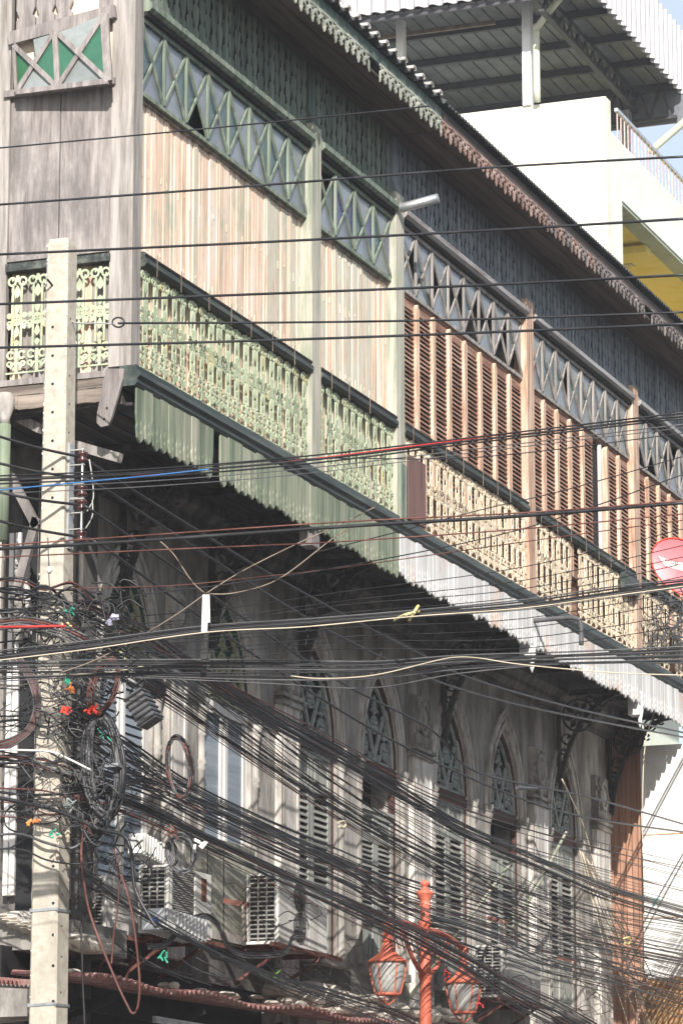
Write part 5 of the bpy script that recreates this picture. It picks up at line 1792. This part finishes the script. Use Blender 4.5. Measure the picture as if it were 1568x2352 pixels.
# rusty brackets for old signs and poles leaning on the wall
for a, b, w_, lb in (((783, 2128), (790, 2128), 0, 0),):
    pass
for (a, b, lb) in (((1300, 1912), (1160, 2170), 'pinkish white pole leaning across the last shutter'), ((788 + 388, 1978), (935, 2300), 'pale flag pole leaning across the open window')):
    cable([onX(*a, -.35), onX((a[0] + b[0]) / 2, (a[1] + b[1]) / 2, -.5), onX(*b, -.95)], .019, m_valtip, lb, 'pole', name='leaning_pole', n=8)
for px_, py_ in ((515, 2070), (840, 2115), (1120, 2110), (1280, 2200)):
    p = onX(px_, py_, -.8)
    e = empty('rusty_bracket', p, {515: 'rusty bracket on the green boards between the air conditioners', 840: 'rusty bracket beneath the open window shutters', 1120: 'rusty bracket stub above the right air conditioner', 1280: 'rusty bracket stub beside the last shutter'}[px_], 'bracket')
    MB().obb(p, p + Vector((.25, 0, -.05)), .05, .05).build('arm', m_rust, e)
    MB().obb(p + Vector((.2, 0, -.03)), p + Vector((.22, .0, -.4)), .06, .02).build('hanger', m_rough, e)
# small hooded ledge boards by windows
q = MB().obb(onX(830, 2093, -.7), onX(880, 2096, -.9), .25, .03)
q.build('ledge_board', m_greyboard, h2)
q = MB(); 
for k in range(3): q.obb(onX(985, 2108 + k * 14, -.7), onX(1050, 2122 + k * 14, -.8), .22, .03)
q.build('ledge_board', m_plaster, h2)

# ================================================================ STREET LAMP
LX = .35
lb_ = onX(977, 2352, LX)
LYc = lb_.y
S = 1 / 220.0


def lz(py): return onX(977, py, LX).z


lamp = empty('street_lamp', (LX, LYc, .14), 'orange red street lamp post with two glass lanterns among the cables', 'street lamp')
prof = [(16, 2800), (14, 2352), (12.5, 2255), (14, 2250), (15.5, 2246), (15.5, 2238), (12, 2234), (11.5, 2180), (11, 2132), (14, 2127), (16.5, 2120), (12, 2116), (11, 2112), (10.5, 2088), (13, 2084), (13, 2078), (10, 2075), (11, 2070), (20, 2055), (21, 2052), (9, 2044), (6, 2040), (6, 2037), (12.5, 2032), (12, 2030), (2, 2022)]
MB().lathe(LX, LYc, [(r * S, lz(y)) for r, y in prof], 16).build('post', m_lamp, lamp, True)
ldat = ((890, 2209, 2286, 2128), (1064, 2258, 2328, 2176))
for (cx, yr, yb_, yt) in ldat:
    # position along the street (A direction)
    p = onX(cx, yr, LX)
    Y = p.y; z = p.z
    lt = 'lantern'
    q = MB()
    ztop = onX(cx, yt, LX).z
    dz1 = ztop - z
    q.lathe(LX, Y, [(.20, z - .012), (.205, z), (.12, z + .055), (.085, z + .09), (.055, z + .16), (.05, z + .18), (.065, z + .2), (.045, z + .22), (.055, z + .26), (.035, z + .28), (.05, z + .33), (.055, z + .36), (.02, z + .38)], 8)
    ln = q.build('lantern', m_lamp, lamp)
    zb2 = onX(cx, yb_, LX).z
    hh = z - zb2
    pr = [(.115, zb2 + .01), (.135, zb2 + hh * .25), (.16, zb2 + hh * .55), (.172, zb2 + hh * .85), (.165, z - .013)]
    MB().lathe(LX, Y, pr, 16).build('glass', m_lglass, ln, True)
    MB().lathe(LX, Y, [(.03, z - .2), (.06, z - .16), (.05, z - .08), (.02, z - .03)], 10).build('bulb', m_whitep, ln, True)
    for k in range(6):
        an = k * math.pi / 3 + .35
        MB().tube([(LX + (r + .006) * math.cos(an), Y + (r + .006) * math.sin(an), zz) for r, zz in pr], .008, 5).build('rib', m_lamp, ln)
    q = MB().lathe(LX, Y, [(.12, zb2 - .005), (.125, zb2 + .01), (.115, zb2 + .018)], 12)
    for k in range(4):
        an = k * math.pi / 2
        q.tube([(LX + .11 * math.cos(an), Y + .11 * math.sin(an), zb2), (LX + .05 * math.cos(an), Y + .05 * math.sin(an), zb2 - .07), (LX, Y, zb2 - .10)], .008, 5)
    q.build('bottom_cage', m_lamp, ln)
    # arm and struts
    s_ = 1 if Y > LYc else -1
    za = z + .34
    MB().tube(spline([(LX, LYc, lz(2135) - .02), (LX, LYc + (Y - LYc) * .35, lz(2135) + .0), (LX, LYc + (Y - LYc) * .75, za + .06), (LX, Y + s_ * .1, za + .0)], 5), .032, 8).build('arm', m_lamp, lamp, True)
    MB().tube(spline([(LX, LYc, lz(2245)), (LX, LYc + (Y - LYc) * .3, lz(2215)), (LX, LYc + (Y - LYc) * .62, lz(2150) - .0)], 5), .024, 8).build('strut', m_lamp, lamp, True)
    q = MB()
    for k in range(5):
        t = .2 + k * .14
        q.tube([(LX, LYc + (Y - LYc) * t, lz(2140)), (LX, LYc + (Y - LYc) * (t + .05), lz(2165)), (LX, LYc + (Y - LYc) * (t - .06), lz(2195))], .009, 5)
    q.build('scroll', m_lamp, lamp)
for (cx, cy) in ((1025, 2240), (1100, 2300)):
    cluster(cx, cy, LYc, m_cred, 'pink ribbon tied to the right lantern' if cx == 1025 else 'red ribbon ends below the right lantern', 5, .02)

# ================================================================ SATELLITE DISH
dc = atD(1572, 1306, 40.2)
dn = (CAM - dc).normalized() + Vector((-.25, 0, .25)); dn.normalize()
da = dn.cross(Vector((0, 0, 1))).normalized() * -1; db = da.cross(dn) * -1
if db.z < 0: db = -db
ea = (da * math.cos(-.72) + db * math.sin(-.72)); eb = (db * math.cos(.72) + da * math.sin(.72))
dish = empty('satellite_dish', dc, 'pink red satellite dish with white swoosh at the right edge', 'satellite dish')
vs = []; fs = []
NR, NA = 5, 28
for i in range(NR + 1):
    r = .36 * i / NR
    for k in range(NA):
        g_ = 2 * math.pi * k / NA
        vs.append(dc + ea * r * 1.22 * math.cos(g_) + eb * r * .80 * math.sin(g_) + dn * (r * r * .45))
for i in range(NR):
    for k in range(NA):
        j = (k + 1) % NA
        fs.append((i * NA + k, i * NA + j, (i + 1) * NA + j, (i + 1) * NA + k))
b_ = MB().add(vs, fs).build('reflector', m_pink, dish, True)
MB().tube([dc + ea * .439 * math.cos(t * .2513) + eb * .288 * math.sin(t * .2513) + dn * .062 for t in range(26)], .009, 5).build('rim', m_red, dish)


def dp_(u, v): return dc + da * u + db * v + dn * (.45 * (u * u + v * v) + .006)


sw = [(-.30, .16), (-.24, .135), (-.14, .09), (.0, .06), (.14, .05), (.22, .05), (.22, -.06), (.12, -.06), (0, -.04), (-.12, .0), (-.23, .05), (-.27, .10)]
MB().add([dp_(u, v) for u, v in sw], [tuple(range(len(sw)))]).build('swoosh_print', m_dishw, dish)
tc = bpy.data.curves.new('lettering', 'FONT'); tc.body = 'true'; tc.size = .10; tc.extrude = .0008
to = text_mesh(tc, dish, m_red)
mm_ = Matrix((da, db, dn)).transposed()
to.location = dp_(-.235, .075) + dn * .004 - WL[dish]
to.rotation_euler = (mm_ @ Matrix.Rotation(math.radians(-12), 3, 'Z')).to_euler()
WL[to] = WL[dish]
MB().tube([dc, dc - dn * .25 + Vector((0, 0, -.1)), dc - dn * .3 + Vector((0, 0, -.7))], .02, 6).build('mast', m_steel, dish)
MB().tube([dc - db * .33, dc - db * .25 + dn * .35], .012, 6).build('feed_arm', m_steel, dish)
# green sprig in the low cables
q = MB()
p = onX(620, 2248, -.1)
for k in range(16):
    d_ = Vector((U(-.05, .12), U(-.25, .25), U(0, .09)))
    a = p + d_ * .4; b = p + d_
    q.add([a, (a + b) / 2 + Vector((0, 0, .015)), b, (a + b) / 2 - Vector((0, 0, .012))], [(0, 1, 2, 3)])
tag(q.build('weed_sprig', m_leaf, None), 'small green weed growing among the cables over the awning', 'plant')

# burnt tangle on the last railing
tq = MB()
for k in range(40):
    x, y = U(1490, 1580), U(1380, 1490)
    a0 = U(0, 6)
    tq.tube(spline([onX(x + U(5, 30) * math.cos(a0 + t), y + U(5, 35) * math.sin(a0 + t), .18) for t in range(5)], 3), .007, 4)
tag(tq.build('cable_knot', m_cable2, None, True), 'knot of dark cables against the railing below the dish', 'cables', None, 'stuff')

# ================================================================ ADDED ROW ACROSS THE STREET (unseen, behind the camera, darkens the shade)
ob = empty('added_shade_row', (18, 10, 0), 'unseen grey shophouse row added across the street to darken the shade', 'building')
MB().box(17, 27, -22, 60, .142, 15).build('wall', m_plaster, ob)
for k in range(16):
    for j in range(3):
        B(16.96, 17.0, -20 + k * 5, -17.6 + k * 5, 2 + j * 4.4, 4.4 + j * 4.4).build('window', m_gdark, ob)

# ================================================================ HAZE
hm = bpy.data.materials.new('haze'); hm.use_nodes = True
n_ = hm.node_tree; n_.nodes.clear()
o_ = n_.nodes.new('ShaderNodeOutputMaterial'); v_ = n_.nodes.new('ShaderNodeVolumePrincipled')
v_.inputs['Density'].default_value = .0007; v_.inputs['Color'].default_value = (.9, .93, 1, 1)
n_.links.new(v_.outputs[0], o_.inputs['Volume'])
hz = B(-125, 125, -125, 135, -1.3, 32).build('haze', hm); hz['kind'] = 'stuff'
